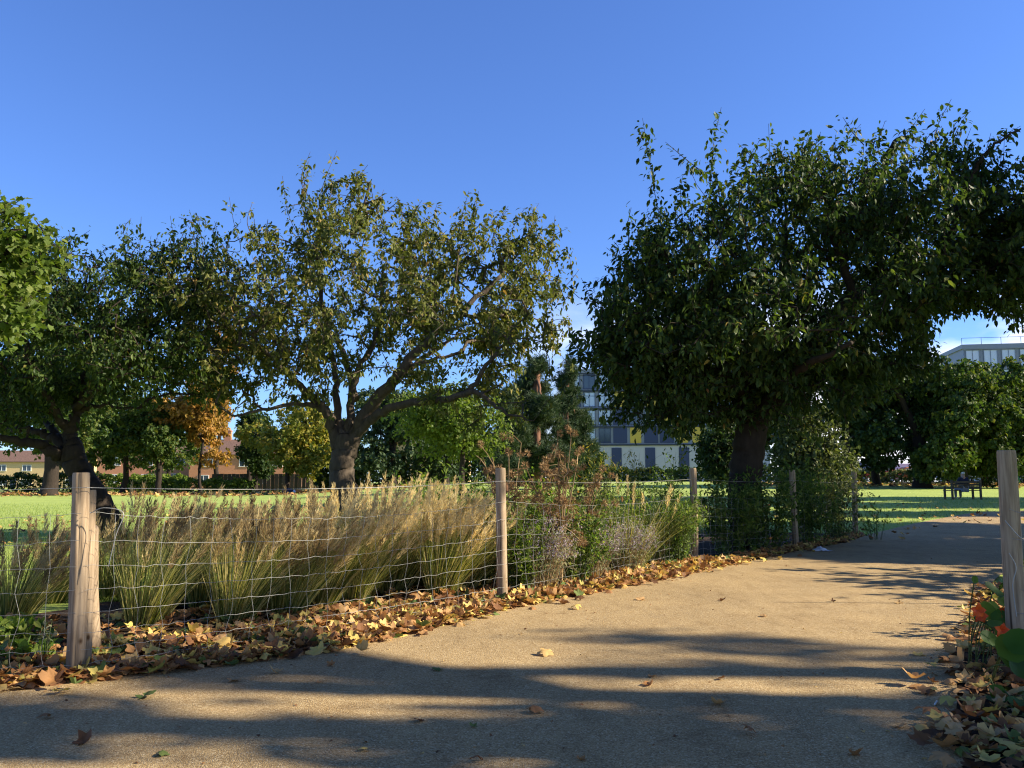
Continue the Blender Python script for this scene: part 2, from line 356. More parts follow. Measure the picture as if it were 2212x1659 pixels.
EDGE = [(-26, 2.2), (-14, 3.15), (-7.5, 3.85)] + [tuple(G(u, v)[:2]) for u, v in ((-300, 1515), (0, 1490), (200, 1473), (400, 1448), (620, 1420), (850, 1380), (1085, 1318), (1400, 1258), (1560, 1225), (1700, 1197), (1830, 1170), (1900, 1150), (2010, 1129), (2150, 1114))] + [(21, 29.3), (34, 33), (70, 38)]
EDGE = crom(np.c_[np.array(EDGE), np.zeros(len(EDGE))], 8)[:, :2]
REDGE = [(-26, -9), (-12, -9), (-2, -8), (1.6, -5), (1.9, 0), (1.95, 2.0)] + [tuple(G(u, v)[:2]) for u, v in ((2090, 1650), (2085, 1560), (2067, 1500), (2080, 1400), (2115, 1330))] + [(5.6, 10), (8.4, 13.6), (12, 17), (17.5, 20.5), (26, 24), (38, 27), (74, 32)]
REDGE = crom(np.c_[np.array(REDGE), np.zeros(len(REDGE))], 8)[:, :2]
def resample(p, n):
    d = np.r_[0, np.cumsum(np.linalg.norm(np.diff(p, axis=0), axis=1))]; t = np.linspace(0, d[-1], n)
    return np.c_[np.interp(t, d, p[:, 0]), np.interp(t, d, p[:, 1])]
# path: a strip between the two edges
Le = []; Re = []
for k in range(260):
    Le.append(resample(EDGE, 260)[k] if k == 0 else None)
Le = resample(EDGE, 260); Rr = resample(REDGE, 900)
# pair every left point with the monotonic nearest right point
idx = np.maximum.accumulate(np.array([np.argmin(np.linalg.norm(Rr - p, axis=1)) for p in Le])); Re = Rr[idx]
rng = np.random.default_rng(4)
wob = np.convolve(rng.normal(0, .06, 280), np.ones(5) / 5, 'same')[:260]
nrm = np.gradient(Le, axis=0); nrm = unit(np.c_[-nrm[:, 1], nrm[:, 0]]); Lw = Le + nrm * wob[:, None] * .6
m_ = 14; tt = np.linspace(0, 1, m_)
Pg = Lw[:, None] * (1 - tt)[None, :, None] + Re[:, None] * tt[None, :, None]
pv = np.c_[Pg.reshape(-1, 2), T(Pg[..., 0], Pg[..., 1]).ravel() + .012]
i = (np.arange(259)[:, None] * m_ + np.arange(m_ - 1)[None]).ravel()
put(npmesh('path', pv, np.stack([i, i + m_, i + m_ + 1, i + 1], -1), M['path'], smooth=True), kind='structure', label='buff bonded gravel park path curving away to the right')
# soil beds on both sides
def strip(name, A, B, m, z, label):
    n = len(A); v = np.r_[np.c_[A, T(A[:, 0], A[:, 1]) + z], np.c_[B, T(B[:, 0], B[:, 1]) + z]]; k = np.arange(n - 1)
    return put(npmesh(name, v, np.stack([k, n + k, n + k + 1, k + 1], -1), m), kind='structure', label=label)
sel = Le[:, 0] < 7.6
Ls, Ns = Le[sel], nrm[sel]
strip('flower_bed', Ls - Ns * .15, Ls + Ns * (1.6 + 2.2 * sstep(-6, 0, Ls[:, 0]))[:, None], M['soil'], .003, 'bare dark soil of the planted bed behind the fence')
rsel = (Rr[:, 1] > .5) & (Rr[:, 1] < 9) & (Rr[:, 0] > 0); Rs = Rr[rsel]; rn = np.gradient(Rs, axis=0); rn = unit(np.c_[rn[:, 1], -rn[:, 0]])
strip('verge_bed', Rs - rn * .15, Rs + rn * 2.0, M['soil'], .003, 'bare dark soil beside the right edge of the path')

# ------------------------------------------------------------------ trees
def limb(pts, r0, r1, per=6, wig=.02, seed=0):
    c = crom(pts, per); rng = np.random.default_rng(seed); c[1:-1] += rng.normal(0, wig, (len(c) - 2, 3))
    return c, np.linspace(r0, r1, len(c)) ** 1.0
def sample_blobs(rng, blobs, n, shell=.65):
    bl = np.array(blobs, float); w = bl[:, 3] * bl[:, 4] * bl[:, 5]; w = w ** .8
    k = rng.choice(len(bl), n, p=w / w.sum())
    d = unit(rng.normal(size=(n, 3))); r = np.where(rng.random(n) < shell, rng.uniform(.72, 1.0, n), rng.random(n) ** (1 / 3))
    return bl[k, :3] + d * r[:, None] * bl[k, 3:6]
def grow(rng, limbs, tips, sag=.06, seg=.3, minpt=.35):
    pos, par, onlimb = [], [], []
    for c, r in limbs:
        s = int(len(c) * minpt)
        for p in c[s:]: pos.append(p); par.append(-1); onlimb.append(True)
    cap = len(pos) + len(tips) * 14; NP = np.zeros((cap, 3)); NP[:len(pos)] = pos; n = len(pos); par = np.full(cap, -1); isl = np.zeros(cap, bool); isl[:n] = True
    root = NP[:n].copy()
    dist = np.array([np.min(np.sum((root - t) ** 2, 1)) for t in tips]); order = np.argsort(dist)
    ends = np.zeros(len(tips), int)
    for ti in order:
        t = tips[ti]; dv = NP[:n] - t; d2 = np.sqrt(np.sum(dv * dv, 1)) + np.maximum(dv[:, 2], 0) * .5
        j = int(np.argmin(d2)); a = NP[j]; L = np.linalg.norm(t - a); k = int(np.clip(L / seg, 1, 12)); prev = j
        off = rng.normal(0, .07 * L, 3); off[2] += sag * L
        for q in range(1, k + 1):
            s = q / k; NP[n] = a + (t - a) * s + off * math.sin(math.pi * s); par[n] = prev; prev = n; n += 1
        ends[ti] = prev
    cnt = np.zeros(n); cnt[ends] = 1
    for q in range(n - 1, -1, -1):
        if par[q] >= 0: cnt[par[q]] += cnt[q]
    ch = np.where(par[:n] >= 0)[0]; pa = par[ch]
    rad = lambda c, lim: c
    return NP[:n], ch, pa, cnt, isl[:n], ends
def make_tree(name, label, group, loc, limbs, blobs, ntips, nleaf, lt, lsize, lmat, bmat, seed, spread=.3, droop=.75, twig=.0042, shell=.65, shoots=(), tintpow=1.0, clumps=0, csig=.24, whips=0, wlen=.6, keep=None, sag=.06, bare=(), up=0.0, kindname='tree'):
    rng = np.random.default_rng(seed)
    root = empty(name, loc, label=label, cat='tree', group=group)
    tb = MB()
    for c, r in limbs: tb.tube(c, r, 12)
    if clumps:
        cc = sample_blobs(rng, blobs, clumps, shell); tips = cc[rng.integers(0, clumps, ntips)] + rng.normal(0, csig, (ntips, 3)) * rng.uniform(.5, 1.4, (ntips, 1))
    else: tips = sample_blobs(rng, blobs, ntips, shell)
    if keep is not None: tips = tips[keep(tips)]
    NP, ch, pa, cnt, isl, ends = grow(rng, limbs, tips, sag)
    r = twig * np.maximum(cnt, 1) ** .42
    bb = tb; rp = np.where(isl[pa], r[ch] * 1.15, r[pa])
    bb.add(*frusta(NP[pa], NP[ch], rp, r[ch], 5))
    # leaf clusters at each tip
    par = np.full(len(NP), -1); par[ch] = pa
    e = ends; p0 = NP[e]; pd = par[e]; tw = unit(p0 - NP[pd]); keepb = np.ones(len(e), bool)
    for (c0, rr) in bare: keepb &= np.linalg.norm(p0 - c0, axis=1) > rr
    p0, tw = p0[keepb], tw[keepb]
    if whips:                                                       # young shoots thrown up from the top of the crown
        bl = np.array(blobs)[:, :3].mean(0); sc = (p0[:, 2] - bl[2]) * 1.0 + np.abs(p0[:, 0] - bl[0]) * .35 + rng.normal(0, .25, len(p0)); pick = np.argsort(-sc)[:whips * 8][rng.permutation(whips * 8)[:whips]]
        for q in pick:
            d = unit(np.array([(p0[q, 0] - bl[0]) * .10, 0, 1.0]) + rng.normal(0, .28, 3)); l_ = wlen * rng.uniform(.4, 1.3); a = p0[q]
            shoots = list(shoots) + [(np.array([a, a + d * l_ * .5 + rng.normal(0, .04, 3), a + d * l_ + rng.normal(0, .09, 3)]), rng.choice([.16, .24, .42]))]
    for pts, per in shoots:                                          # long whips standing out of the crown
        j = int(np.argmin(np.sum((NP - pts[0]) ** 2, 1))); pts = np.r_[NP[j:j + 1], pts] if np.linalg.norm(NP[j] - pts[0]) > .03 else pts
        c = crom(pts, 5); bb.tube(c, np.linspace(twig * 2.2, twig * .8, len(c)), 5, False)
        L = np.linalg.norm(np.diff(c, axis=0), axis=1).sum(); q = max(2, int(L / per)); ii = np.linspace(len(c) * .25, len(c) - 1.01, q).astype(int)
        p0 = np.r_[p0, c[ii]]; tw = np.r_[tw, unit(c[np.minimum(ii + 1, len(c) - 1)] - c[ii - 1])]
    bb.build('trunk', bmat, root, True, loc)
    n = len(p0); pos = np.repeat(p0, nleaf, 0); t2 = np.repeat(tw, nleaf, 0); k = len(pos)
    pos = pos - t2 * rng.uniform(0, spread, (k, 1)) + rng.normal(0, spread * .22, (k, 3))
    ax = unit(t2 * .45 + rng.normal(0, .55, (k, 3)) + np.array([0, 0, -droop + up]))
    nr = unit(rng.normal(0, .55, (k, 3)) + np.array([0, 0, 1.0]) + ax * 0)
    clump = np.repeat(rng.random(n), nleaf)
    tint = np.clip(.55 * rng.random(k) + .45 * clump, 0, 1) ** tintpow
    s = lsize * rng.uniform(.5, 1.2, k)
    V, F, t = scatter(lt[0], lt[1], pos, frames(ax, nr), s, tint)
    npmesh('crown', V, F, lmat, root, t, False, loc)
    return root
def vis(*uvY): return np.array([P(*a) for a in uvY])
def blobs_px(lst): return [(*P(u, v, Y), ru * Y / FPX, ry, rv * Y / FPX) for u, v, Y, ru, rv, ry in lst]
def base_of(p): return (float(p[0]), float(p[1]), float(T(p[0], p[1])))

# middle cherry
Ym = 17.0
L = [limb(vis((742, 1164, Ym), (744, 1110, Ym), (741, 1060, Ym), (738, 1010, Ym), (744, 970, Ym), (748, 935, Ym)), .29, .21, seed=1),
     limb(vis((738, 985, Ym), (726, 955, Ym), (711, 900, Ym - .2), (682, 868, Ym - .4), (649, 833, Ym - .7), (600, 785, Ym - 1), (540, 720, Ym - 1.4)), .135, .03, seed=2),
     limb(vis((690, 880, Ym - .3), (668, 873, Ym - .5), (600, 880, Ym - .9), (505, 899, Ym - 1.3)), .06, .02, seed=3),
     limb(vis((742, 975, Ym), (738, 940, Ym), (728, 884, Ym + .2), (724, 814, Ym + .5), (709, 730, Ym + .9), (690, 620, Ym + 1.2)), .115, .025, seed=4),
     limb(vis((748, 970, Ym), (756, 920, Ym), (760, 866, Ym + .2), (776, 795, Ym + .3), (812, 730, Ym + .7), (830, 600, Ym + 1)), .11, .025, seed=5),
     limb(vis((750, 985, Ym), (770, 932, Ym - .1), (807, 872, Ym - .3), (855, 818, Ym - .6), (892, 768, Ym - .7), (950, 712, Ym - .6), (1009, 665, Ym - .3), (1086, 593, Ym)), .155, .04, seed=6),
     limb(vis((762, 945, Ym), (807, 902, Ym - .4), (855, 876, Ym - .8), (942, 866, Ym - 1.2), (1014, 843, Ym - 1.4), (1050, 790, Ym - 1.5), (1100, 730, Ym - 1.5)), .105, .025, seed=7),
     limb(vis((1010, 845, Ym - 1.4), (1040, 853, Ym - 1.5), (1081, 886, Ym - 1.6), (1153, 909, Ym - 1.6)), .06, .012, seed=8),
     limb(vis((768, 860, Ym + .3), (740, 760, Ym + 2), (700, 690, Ym + 2.6)), .09, .03, seed=9),
     limb(vis((790, 890, Ym), (880, 800, Ym + 1.5), (980, 730, Ym + 2.4)), .1, .03, seed=10),
     limb(vis((715, 750, Ym + .8), (690, 600, Ym + .8), (690, 480, Ym + .6), (715, 400, Ym + .4), (800, 395, Ym + .2)), .05, .014, seed=11)]
B = blobs_px([(600, 650, 16.8, 150, 130, 2.2), (790, 600, 17.2, 210, 130, 2.6), (990, 620, 17.3, 170, 150, 2.4), (1140, 640, 17.2, 100, 150, 1.8), (730, 490, 17.2, 110, 80, 1.4),
              (480, 700, 16.8, 150, 130, 1.9), (900, 750, 16.6, 310, 95, 2.6), (1120, 770, 16.8, 100, 110, 1.6), (590, 800, 16.6, 140, 80, 1.8), (1080, 500, 17, 60, 50, .8), (900, 490, 17.2, 80, 50, .9), (560, 560, 17, 90, 70, 1.0), (1010, 880, 16.3, 150, 40, 1.0)])
SH = [(vis((690, 480, 17), (690, 430, 17), (705, 380, 17), (728, 325, 17)), .3), (vis((650, 520, 17), (622, 460, 17), (610, 380, 17)), .22), (vis((715, 400, 17.3), (770, 385, 17.3), (812, 402, 17.3)), .12),
      (vis((725, 400, 17.2), (760, 385, 17), (795, 372, 17)), .15), (vis((880, 500, 17), (895, 460, 17), (912, 432, 17)), .15), (vis((1070, 500, 17), (1085, 465, 17), (1098, 445, 17)), .14),
      (vis((1140, 540, 17), (1170, 500, 17), (1198, 487, 17)), .16), (vis((1040, 520, 17), (1050, 480, 17), (1060, 458, 17)), .2), (vis((520, 540, 17), (505, 480, 17), (495, 425, 17)), .45), (vis((500, 560, 17), (460, 500, 17), (418, 460, 17)), .6),
      (vis((950, 500, 17), (940, 460, 17), (945, 440, 17)), .2), (vis((1200, 560, 17), (1225, 540, 17), (1238, 600, 16.8)), .2), (vis((1180, 700, 16.8), (1215, 690, 16.6), (1235, 720, 16.5)), .2)]
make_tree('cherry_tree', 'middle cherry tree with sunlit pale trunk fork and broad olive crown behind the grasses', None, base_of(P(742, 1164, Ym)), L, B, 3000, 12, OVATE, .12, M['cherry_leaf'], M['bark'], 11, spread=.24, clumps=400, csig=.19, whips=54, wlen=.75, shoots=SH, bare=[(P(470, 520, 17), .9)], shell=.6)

# left cherry
Yl = 16.5
L = [limb(vis((240, 1170, Yl), (225, 1120, Yl), (200, 1070, Yl), (172, 1020, Yl), (158, 985, Yl), (152, 960, Yl)), .29, .2, seed=21),
     limb(vis((165, 1010, Yl), (140, 992, Yl), (112, 977, Yl - .2), (76, 960, Yl - .4), (30, 953, Yl - .7), (-40, 935, Yl - 1)), .155, .05, seed=22),
     limb(vis((158, 985, Yl), (140, 964, Yl), (108, 944, Yl + .2), (76, 931, Yl + .4), (40, 927, Yl + .6), (-30, 922, Yl + .8)), .11, .035, seed=23),
     limb(vis((154, 975, Yl), (152, 955, Yl), (157, 920, Yl), (166, 880, Yl + .1), (172, 845, Yl + .2), (185, 790, Yl + .3), (190, 700, Yl + .5)), .13, .035, seed=24),
     limb(vis((152, 950, Yl), (144, 925, Yl), (122, 894, Yl - .3), (100, 860, Yl - .6), (60, 780, Yl - 1), (40, 680, Yl - 1.2)), .11, .03, seed=25),
     limb(vis((168, 890, Yl + .1), (190, 880, Yl), (220, 877, Yl - .2), (300, 882, Yl - .7)), .055, .02, seed=26),
     limb(vis((150, 960, Yl), (132, 948, Yl + .2), (112, 926, Yl + .6), (92, 905, Yl + 1), (60, 840, Yl + 1.6)), .11, .03, seed=27),
     limb(vis((170, 860, Yl), (230, 800, Yl + .2), (310, 720, Yl + .4), (400, 640, Yl + .3)), .1, .03, seed=28),
     limb(vis((165, 880, Yl), (210, 840, Yl - .8), (280, 790, Yl - 1.6), (340, 740, Yl - 2)), .08, .02, seed=29)]
B = blobs_px([(20, 620, 16.5, 130, 120, 2.2), (190, 640, 16.6, 150, 90, 2.2), (330, 660, 16.6, 150, 95, 2.0), (150, 760, 16.2, 240, 105, 2.6), (340, 780, 16, 150, 85, 2.0), (430, 630, 16.8, 90, 90, 1.5), (20, 830, 16, 120, 70, 1.8), (300, 590, 16.7, 60, 50, .9), (400, 545, 16.8, 70, 40, .8), (440, 780, 16.2, 80, 70, 1.2)])
SH = [(vis((295, 580, 16.5), (302, 530, 16.5), (305, 468, 16.5)), .22), (vis((200, 580, 16.5), (225, 540, 16.5), (250, 530, 16.5)), .18), (vis((150, 560, 16.5), (165, 520, 16.5), (195, 497, 16.5)), .18),
      (vis((400, 540, 16.8), (395, 510, 16.8), (388, 500, 16.8)), .2), (vis((60, 560, 16.5), (90, 500, 16.5), (130, 495, 16.5)), .18), (vis((440, 560, 16.8), (430, 480, 16.8), (425, 462, 16.8)), .8)]
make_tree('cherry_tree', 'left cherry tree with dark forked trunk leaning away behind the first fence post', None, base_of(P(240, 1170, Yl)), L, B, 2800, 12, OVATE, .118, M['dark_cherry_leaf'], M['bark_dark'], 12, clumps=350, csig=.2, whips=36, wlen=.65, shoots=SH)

# right cherry
Yr = 14.5
L = [limb(vis((1612, 1180, Yr), (1612, 1100, Yr), (1610, 1030, Yr), (1617, 970, Yr), (1626, 910, Yr), (1632, 870, Yr)), .29, .25, seed=31),
     limb(vis((1622, 930, Yr), (1614, 890, Yr), (1609, 840, Yr), (1600, 760, Yr - .3), (1560, 660, Yr - .7), (1520, 560, Yr - 1)), .2, .04, seed=32),
     limb(vis((1635, 910, Yr), (1660, 875, Yr), (1697, 840, Yr - .1), (1746, 752, Yr - .2), (1790, 695, Yr - .3), (1842, 648, Yr - .3), (1914, 618, Yr - .3), (1982, 588, Yr - .2), (2060, 540, Yr - .2), (2130, 470, Yr - .3)), .2, .04, seed=33),
     limb(vis((1640, 900, Yr), (1680, 800, Yr + .5), (1700, 700, Yr + .8), (1690, 580, Yr + 1), (1700, 470, Yr + 1)), .13, .03, seed=34),
     limb(vis((1850, 645, Yr - .3), (1810, 545, Yr - .4), (1790, 480, Yr - .4), (1780, 400, Yr - .3)), .08, .02, seed=35),
     limb(vis((1914, 620, Yr - .3), (1890, 500, Yr), (1905, 383, Yr + .2), (1940, 300, Yr + .2), (1990, 305, Yr + .1)), .07, .025, seed=36),
     limb(vis((1610, 850, Yr), (1540, 800, Yr - .6), (1460, 760, Yr - 1.2), (1380, 740, Yr - 1.6)), .1, .03, seed=37),
     limb(vis((1612, 860, Yr), (1530, 790, Yr + .8), (1440, 690, Yr + 1.4), (1370, 600, Yr + 1.6)), .1, .03, seed=38),
     limb(vis((1640, 890, Yr), (1700, 820, Yr - .9), (1760, 780, Yr - 1.8), (1840, 740, Yr - 2.3)), .1, .03, seed=39),
     limb(vis((1660, 880, Yr), (1740, 800, Yr + 1.2), (1850, 740, Yr + 1.8), (1960, 690, Yr + 2)), .1, .03, seed=40),
     limb(vis((2040, 550, Yr - .2), (2080, 420, Yr - .4), (2115, 355, Yr - .5), (2150, 310, Yr - .5), (2205, 278, Yr - .5)), .055, .014, seed=41)]
B = blobs_px([(1500, 590, 14.5, 170, 120, 2.0), (1690, 500, 14.6, 200, 120, 2.3), (1880, 490, 14.6, 190, 120, 2.3), (2080, 500, 14.3, 170, 120, 1.9), (1430, 740, 14.2, 170, 110, 2.0), (1650, 730, 14.2, 250, 110, 2.6),
              (1380, 640, 14.4, 100, 90, 1.4), (2150, 600, 14.2, 130, 90, 1.6), (1890, 620, 14.4, 210, 80, 2.2), (1570, 860, 14.6, 150, 50, 1.6), (1990, 370, 14.6, 80, 60, .9), (2140, 420, 14.2, 90, 80, 1.0), (1430, 850, 14.4, 110, 70, 1.4),
              (1800, 790, 14.8, 150, 70, 1.9), (1980, 690, 14.4, 90, 30, 1.0), (1360, 810, 14.2, 80, 80, 1.2), (1450, 860, 14, 120, 60, 1.2), (1740, 860, 14.6, 150, 50, 1.6), (1640, 780, 14.0, 170, 70, 1.6), (1560, 700, 14.0, 120, 70, 1.4), (1870, 780, 14.6, 120, 60, 1.6), (1760, 390, 14.6, 130, 50, 1.2), (1330, 720, 14, 70, 70, 1.0), (2190, 690, 14, 60, 36, .8), (2215, 560, 14, 110, 120, 1.4), (2235, 420, 14, 90, 80, 1.2), (1990, 660, 14.3, 120, 50, 1.4)])
SH = [(vis((1440, 540, Yr), (1415, 420, Yr), (1400, 330, Yr), (1388, 255, Yr)), .16), (vis((1530, 500, Yr), (1535, 400, Yr), (1540, 320, Yr), (1558, 232, Yr)), .17), (vis((1600, 430, Yr), (1615, 350, Yr), (1640, 305, Yr)), .16),
      (vis((1480, 500, Yr), (1470, 420, Yr), (1475, 380, Yr)), .16), (vis((1740, 390, Yr), (1738, 330, Yr), (1748, 288, Yr)), .28), (vis((1690, 380, Yr), (1690, 340, Yr), (1700, 322, Yr)), .16), (vis((1660, 390, Yr), (1655, 350, Yr), (1680, 325, Yr)), .2),
      (vis((1790, 390, Yr), (1825, 310, Yr), (1860, 268, Yr)), .16), (vis((1880, 380, Yr), (1895, 310, Yr), (1912, 262, Yr)), .16), (vis((1920, 330, Yr), (1965, 280, Yr), (1998, 235, Yr)), .17), (vis((2070, 360, Yr), (2085, 310, Yr), (2098, 275, Yr)), .35),
      (vis((2110, 360, Yr), (2160, 300, Yr), (2205, 272, Yr)), .14), (vis((1780, 400, Yr), (1785, 340, Yr), (1775, 315, Yr)), .18), (vis((1380, 600, 14), (1340, 560, 14), (1310, 535, 14)), .17), (vis((1410, 520, Yr), (1375, 490, Yr), (1360, 470, Yr)), .2),
      (vis((1360, 700, 14), (1290, 660, 13.8), (1255, 600, 13.8)), .16), (vis((1350, 760, 13.6), (1270, 740, 13.4), (1235, 770, 13.4)), .14), (vis((1450, 600, 12.8), (1480, 590, 12.6), (1500, 640, 12.5)), .16), (vis((1560, 700, 12.6), (1620, 640, 12.3), (1640, 700, 12.2)), .16)]
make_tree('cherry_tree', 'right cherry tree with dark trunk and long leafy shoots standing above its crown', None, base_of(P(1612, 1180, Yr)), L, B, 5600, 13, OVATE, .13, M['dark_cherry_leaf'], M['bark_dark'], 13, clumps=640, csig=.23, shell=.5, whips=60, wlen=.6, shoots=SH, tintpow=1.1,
          keep=lambda t: ~((np.abs((t[:, 0] / t[:, 1]) * FPX + 1106 - 2105) < 80) & (np.abs(1040 - (t[:, 2] - 1.1) / t[:, 1] * FPX - 708) < 36)))

# maple at the left edge of the frame, near
def simple_tree(name, label, x, y, tr, th, blobs, ntips, nleaf, lt, ls, lm, bm, seed, group=None, lean=(0, 0), spread=.6, nl=5, **k):
    rng = np.random.default_rng(seed); z = float(T(x, y)); b = np.array([x, y, z]); top = b + np.array([lean[0], lean[1], th])
    L = [limb([b - [0, 0, .15], b + (top - b) * .35 + rng.normal(0, .03 * th, 3) * [1, 1, 0], top], tr, tr * .72, seed=seed)]
    L[0][1][:3] *= np.array([1.35, 1.18, 1.06])
    bl = np.array(blobs, float); bl = [(x + c[0], y + c[1], z + c[2], *c[3:]) for c in bl]
    ctr = np.array(bl)[:, :3]
    sel = ctr[rng.permutation(len(ctr))[:nl]]
    for q, c in enumerate(sel):
        L.append(limb([top - [0, 0, .1 * th], top + (c - top) * .4 + np.array([0, 0, .1]), c, c + (c - top) * .12], tr * .5, tr * .1, seed=seed + q))
    return make_tree(name, label, group, (x, y, z), L, bl, ntips, nleaf, lt, ls, lm, bm, seed, spread=spread, twig=.006, **k)
LOBED = lf_lobed(.06, 2)
def rb(rng, n, rx, ry, z0, z1, r):                                    # a ragged crown: n overlapping lumps
    out = []
    for _ in range(n):
        a = rng.uniform(0, 2 * np.pi); q = math.sqrt(rng.random()); z = rng.uniform(z0, z1); f = 1 - .45 * abs((z - (z0 + z1) / 2) / ((z1 - z0) / 2 + .01)) ** 2
        s = r * rng.uniform(.7, 1.2); out.append((math.cos(a) * q * rx * f, math.sin(a) * q * ry * f, z, s, s, s * .8))
    return out
q = np.random.default_rng(50)
simple_tree('maple_tree', 'bright green leafy tree crown reaching in at the left edge of the photo', -8.75, 11.6, .22, 2.6, [(1.2, -.3, 4.0, 1.2, 1.1, .75), (.6, 0, 4.9, 1.2, 1.2, .6), (.4, .3, 3.3, 1.4, 1.2, .5), (-1, 0, 4.4, 1.6, 1.6, 1.3), (1.5, 0, 3.5, .8, .8, .5), (.3, -.2, 5.3, .9, 1, .4), (1.7, .2, 4.4, .7, .8, .45)], 900, 15, LOBED, .105, M['maple_leaf'], M['bark_dark'], 51, spread=.3, nl=5, droop=.55)

def plane(label, x, y, h, rx, ry, seed, z0=.35, n=9, tips=520, nleaf=16, ls=.30, lm='plane_leaf', grp=None, bm='bark_pale', r=1.5, tr=.28, lt=CARD):
    rng = np.random.default_rng(seed)
    return simple_tree('plane_tree', label, x, y, tr, h * .38, rb(rng, n, rx, ry, h * z0, h * .88, r), tips, nleaf, lt, ls, M[lm], M[bm], seed, grp, spread=.6)
plane('tall plane tree shading the near end of the path, right of the photo', 13.0, 3.0, 11.5, 3.8, .5, 61, .34, 15, 230, 9, .2, r=.5)
plane('second tall plane tree beside the path, right of the photo', 19, 4.3, 14, 4.8, .9, 62, .34, 12, 130, 9, .22, r=.5)
plane('third tall plane tree further off by the path, right of the photo', 28, 3.0, 17, 4.5, 2.2, 60, .5, 10, 90, 9, .24, r=.5)
simple_tree('plane_tree', 'unseen slender plane tree, leant so its high crown dapples the left bed, right of the photo', 13.6, 2.9, .2, 8.6, [(a, b + 3.6, c, .6, .6, .5) for a, b, c in ((-1.4, -.5, 9.8), (-.6, .3, 10.6), (.3, -.4, 9.6), (.9, .4, 10.9), (-.2, .9, 9.4), (1.5, 0, 10.1), (-1.0, .8, 11.2), (.5, -.9, 11.4), (1.3, .9, 9.7))], 45, 8, CARD, .22, M['plane_leaf'], M['bark_pale'], 58, None, lean=(0, .9), spread=.6, nl=6)  # unseen; crown set apart from the trunk so only the crown shades the bed
plane('plane tree shading the bend of the path, right of the photo', 16.6, 13.7, 11.5, 5.6, 2.0, 63, .2, 26, 1300, 18, .30, r=1.25)
plane('broad plane tree on the lawn inside the bend, right of the photo', 22, 19.0, 14, 5.4, 2.2, 64, .18, 38, 1800, 17, .32, r=1.3)
plane('smaller plane tree on the far side of the path, right of the photo', 27, 26.0, 15, 5, 1.6, 65, .2, 34, 1700, 16, .34, r=1.1)
plane('big plane tree on the far lawn, right of the photo', 33, 37, 20, 7, 5, 66, .18, 48, 2600, 18, .42)
plane('spreading plane tree in the middle of the lawn, right of the photo', 29.5, 31.2, 17, 5.5, 1.5, 59, .18, 36, 1900, 17, .36, r=1.3)

def sky_blocker(label, x, y, cx, cy, rx, ry, z0, z1, seed, tips=1100):   # unseen plane tree added to block overhead sky light and deepen the shade
    rng = np.random.default_rng(seed); bl = [(a + cx - x, b + cy - y, c, r1, r2, r3) for a, b, c, r1, r2, r3 in rb(rng, 26, rx, ry, z0 + 1, z1 - 1, 1.9)]
    simple_tree('plane_tree', label, x, y, .42, z0 * .8, bl, tips, 18, CARD, .55, M['plane_dark_leaf'], M['bark_pale'], seed, None, spread=.6, nl=9,
                keep=lambda t: (t[:, 2] - 1.1 > .80 * t[:, 1] + .6) & (t[:, 2] > (t[:, 0] + 7.2) / 1.96) & (t[:, 1] < 8.5))
sky_blocker('unseen plane tree added on the left to block sky light over the path', -6, -5, -4.5, 2, 6, 6.5, 7.5, 15, 67)
sky_blocker('unseen plane tree added overhead to block sky light over the path', 1.5, -6, 2, 2, 5.5, 7, 7.5, 15, 68)
sky_blocker('unseen plane tree added on the right to block sky light', 9, -6, 9.5, 1, 6, 7, 7, 16, 69)

# right-hand group of planes on the lawn
for (u, v, Y, hh, rx, lab, sd, lm) in ((1992, 1052, 62, 11.0, 4.2, 'dark plane tree with twin buttressed trunk on the lawn beyond the bend', 71, 'plane_dark_leaf'),
                                       (2085, 1056, 60, 10.6, 3.4, 'plane tree with straight trunk just left of the bench, sunlit along its top', 72, 'plane_leaf'),
                                       (2132, 1055, 66, 11.2, 3.2, 'slim plane tree standing behind the bench', 73, 'plane_leaf'),
                                       (2186, 1054, 61, 10.4, 3.2, 'plane tree partly hidden by the near right fence post', 74, 'plane_leaf'),
                                       (1895, 1050, 70, 11.5, 4.4, 'dark spreading tree behind the far fence posts at the lawn edge', 75, 'plane_dark_leaf')):
    p = P(u, v, Y)
    plane(lab, p[0], p[1], hh * .91, rx + .9, 3.2, sd, .17, 20, 1050, 19, .30, lm, 'trees on the right lawn', 'bark_dark', 1.7, .34 if sd != 71 else .62)
p = P(2290, 1045, 75); plane('dark tree beyond the right edge of the lawn', p[0], p[1], 13, 5, 4, 76, .2, 12, 380, 17, .45, 'plane_dark_leaf', None, 'bark_dark', 2, .4)

# far trees along the back of the park
FT = 'trees along the far edge of the park'
def far(name, label, u, Y, rx, vtop, vbot, seed, lm, ls=.42, tips=360, nleaf=18, tr=.3, bm='bark_dark', lt=CARD, n=11, r=None, droop=.5):
    x = (u - 1106) / FPX * Y; z0 = float(T(x, Y)); zt = CAM_H + (1040 - vtop) / FPX * Y - z0; zb = max(.6, CAM_H + (1040 - vbot) / FPX * Y - z0); rm = rx / FPX * Y
    r = r or max(.8, min(rm * .45, (zt - zb) * .4)); rng = np.random.default_rng(seed)
    bl = rb(rng, n, rm - r * .6, (rm - r * .6) * .8, zb + r * .7, zt - r * .7, r)
    return simple_tree(name, label, x, Y, tr, max(zb + .5, (zb + zt) * .35), bl, int(tips * 1.5), nleaf, lt, ls * .74, M[lm], M[bm], seed, FT, spread=.7, droop=droop)
far('plane_tree', 'big far plane tree with thick dark trunk in front of the yellow house', 112, 68, 200, 700, 1004, 81, 'plane_leaf', .45, 700, 18, .62)
far('plane_tree', 'green tree crown beside the red brick house, left of the orange tree', 270, 82, 170, 790, 1022, 82, 'plane_leaf', .5, 380)
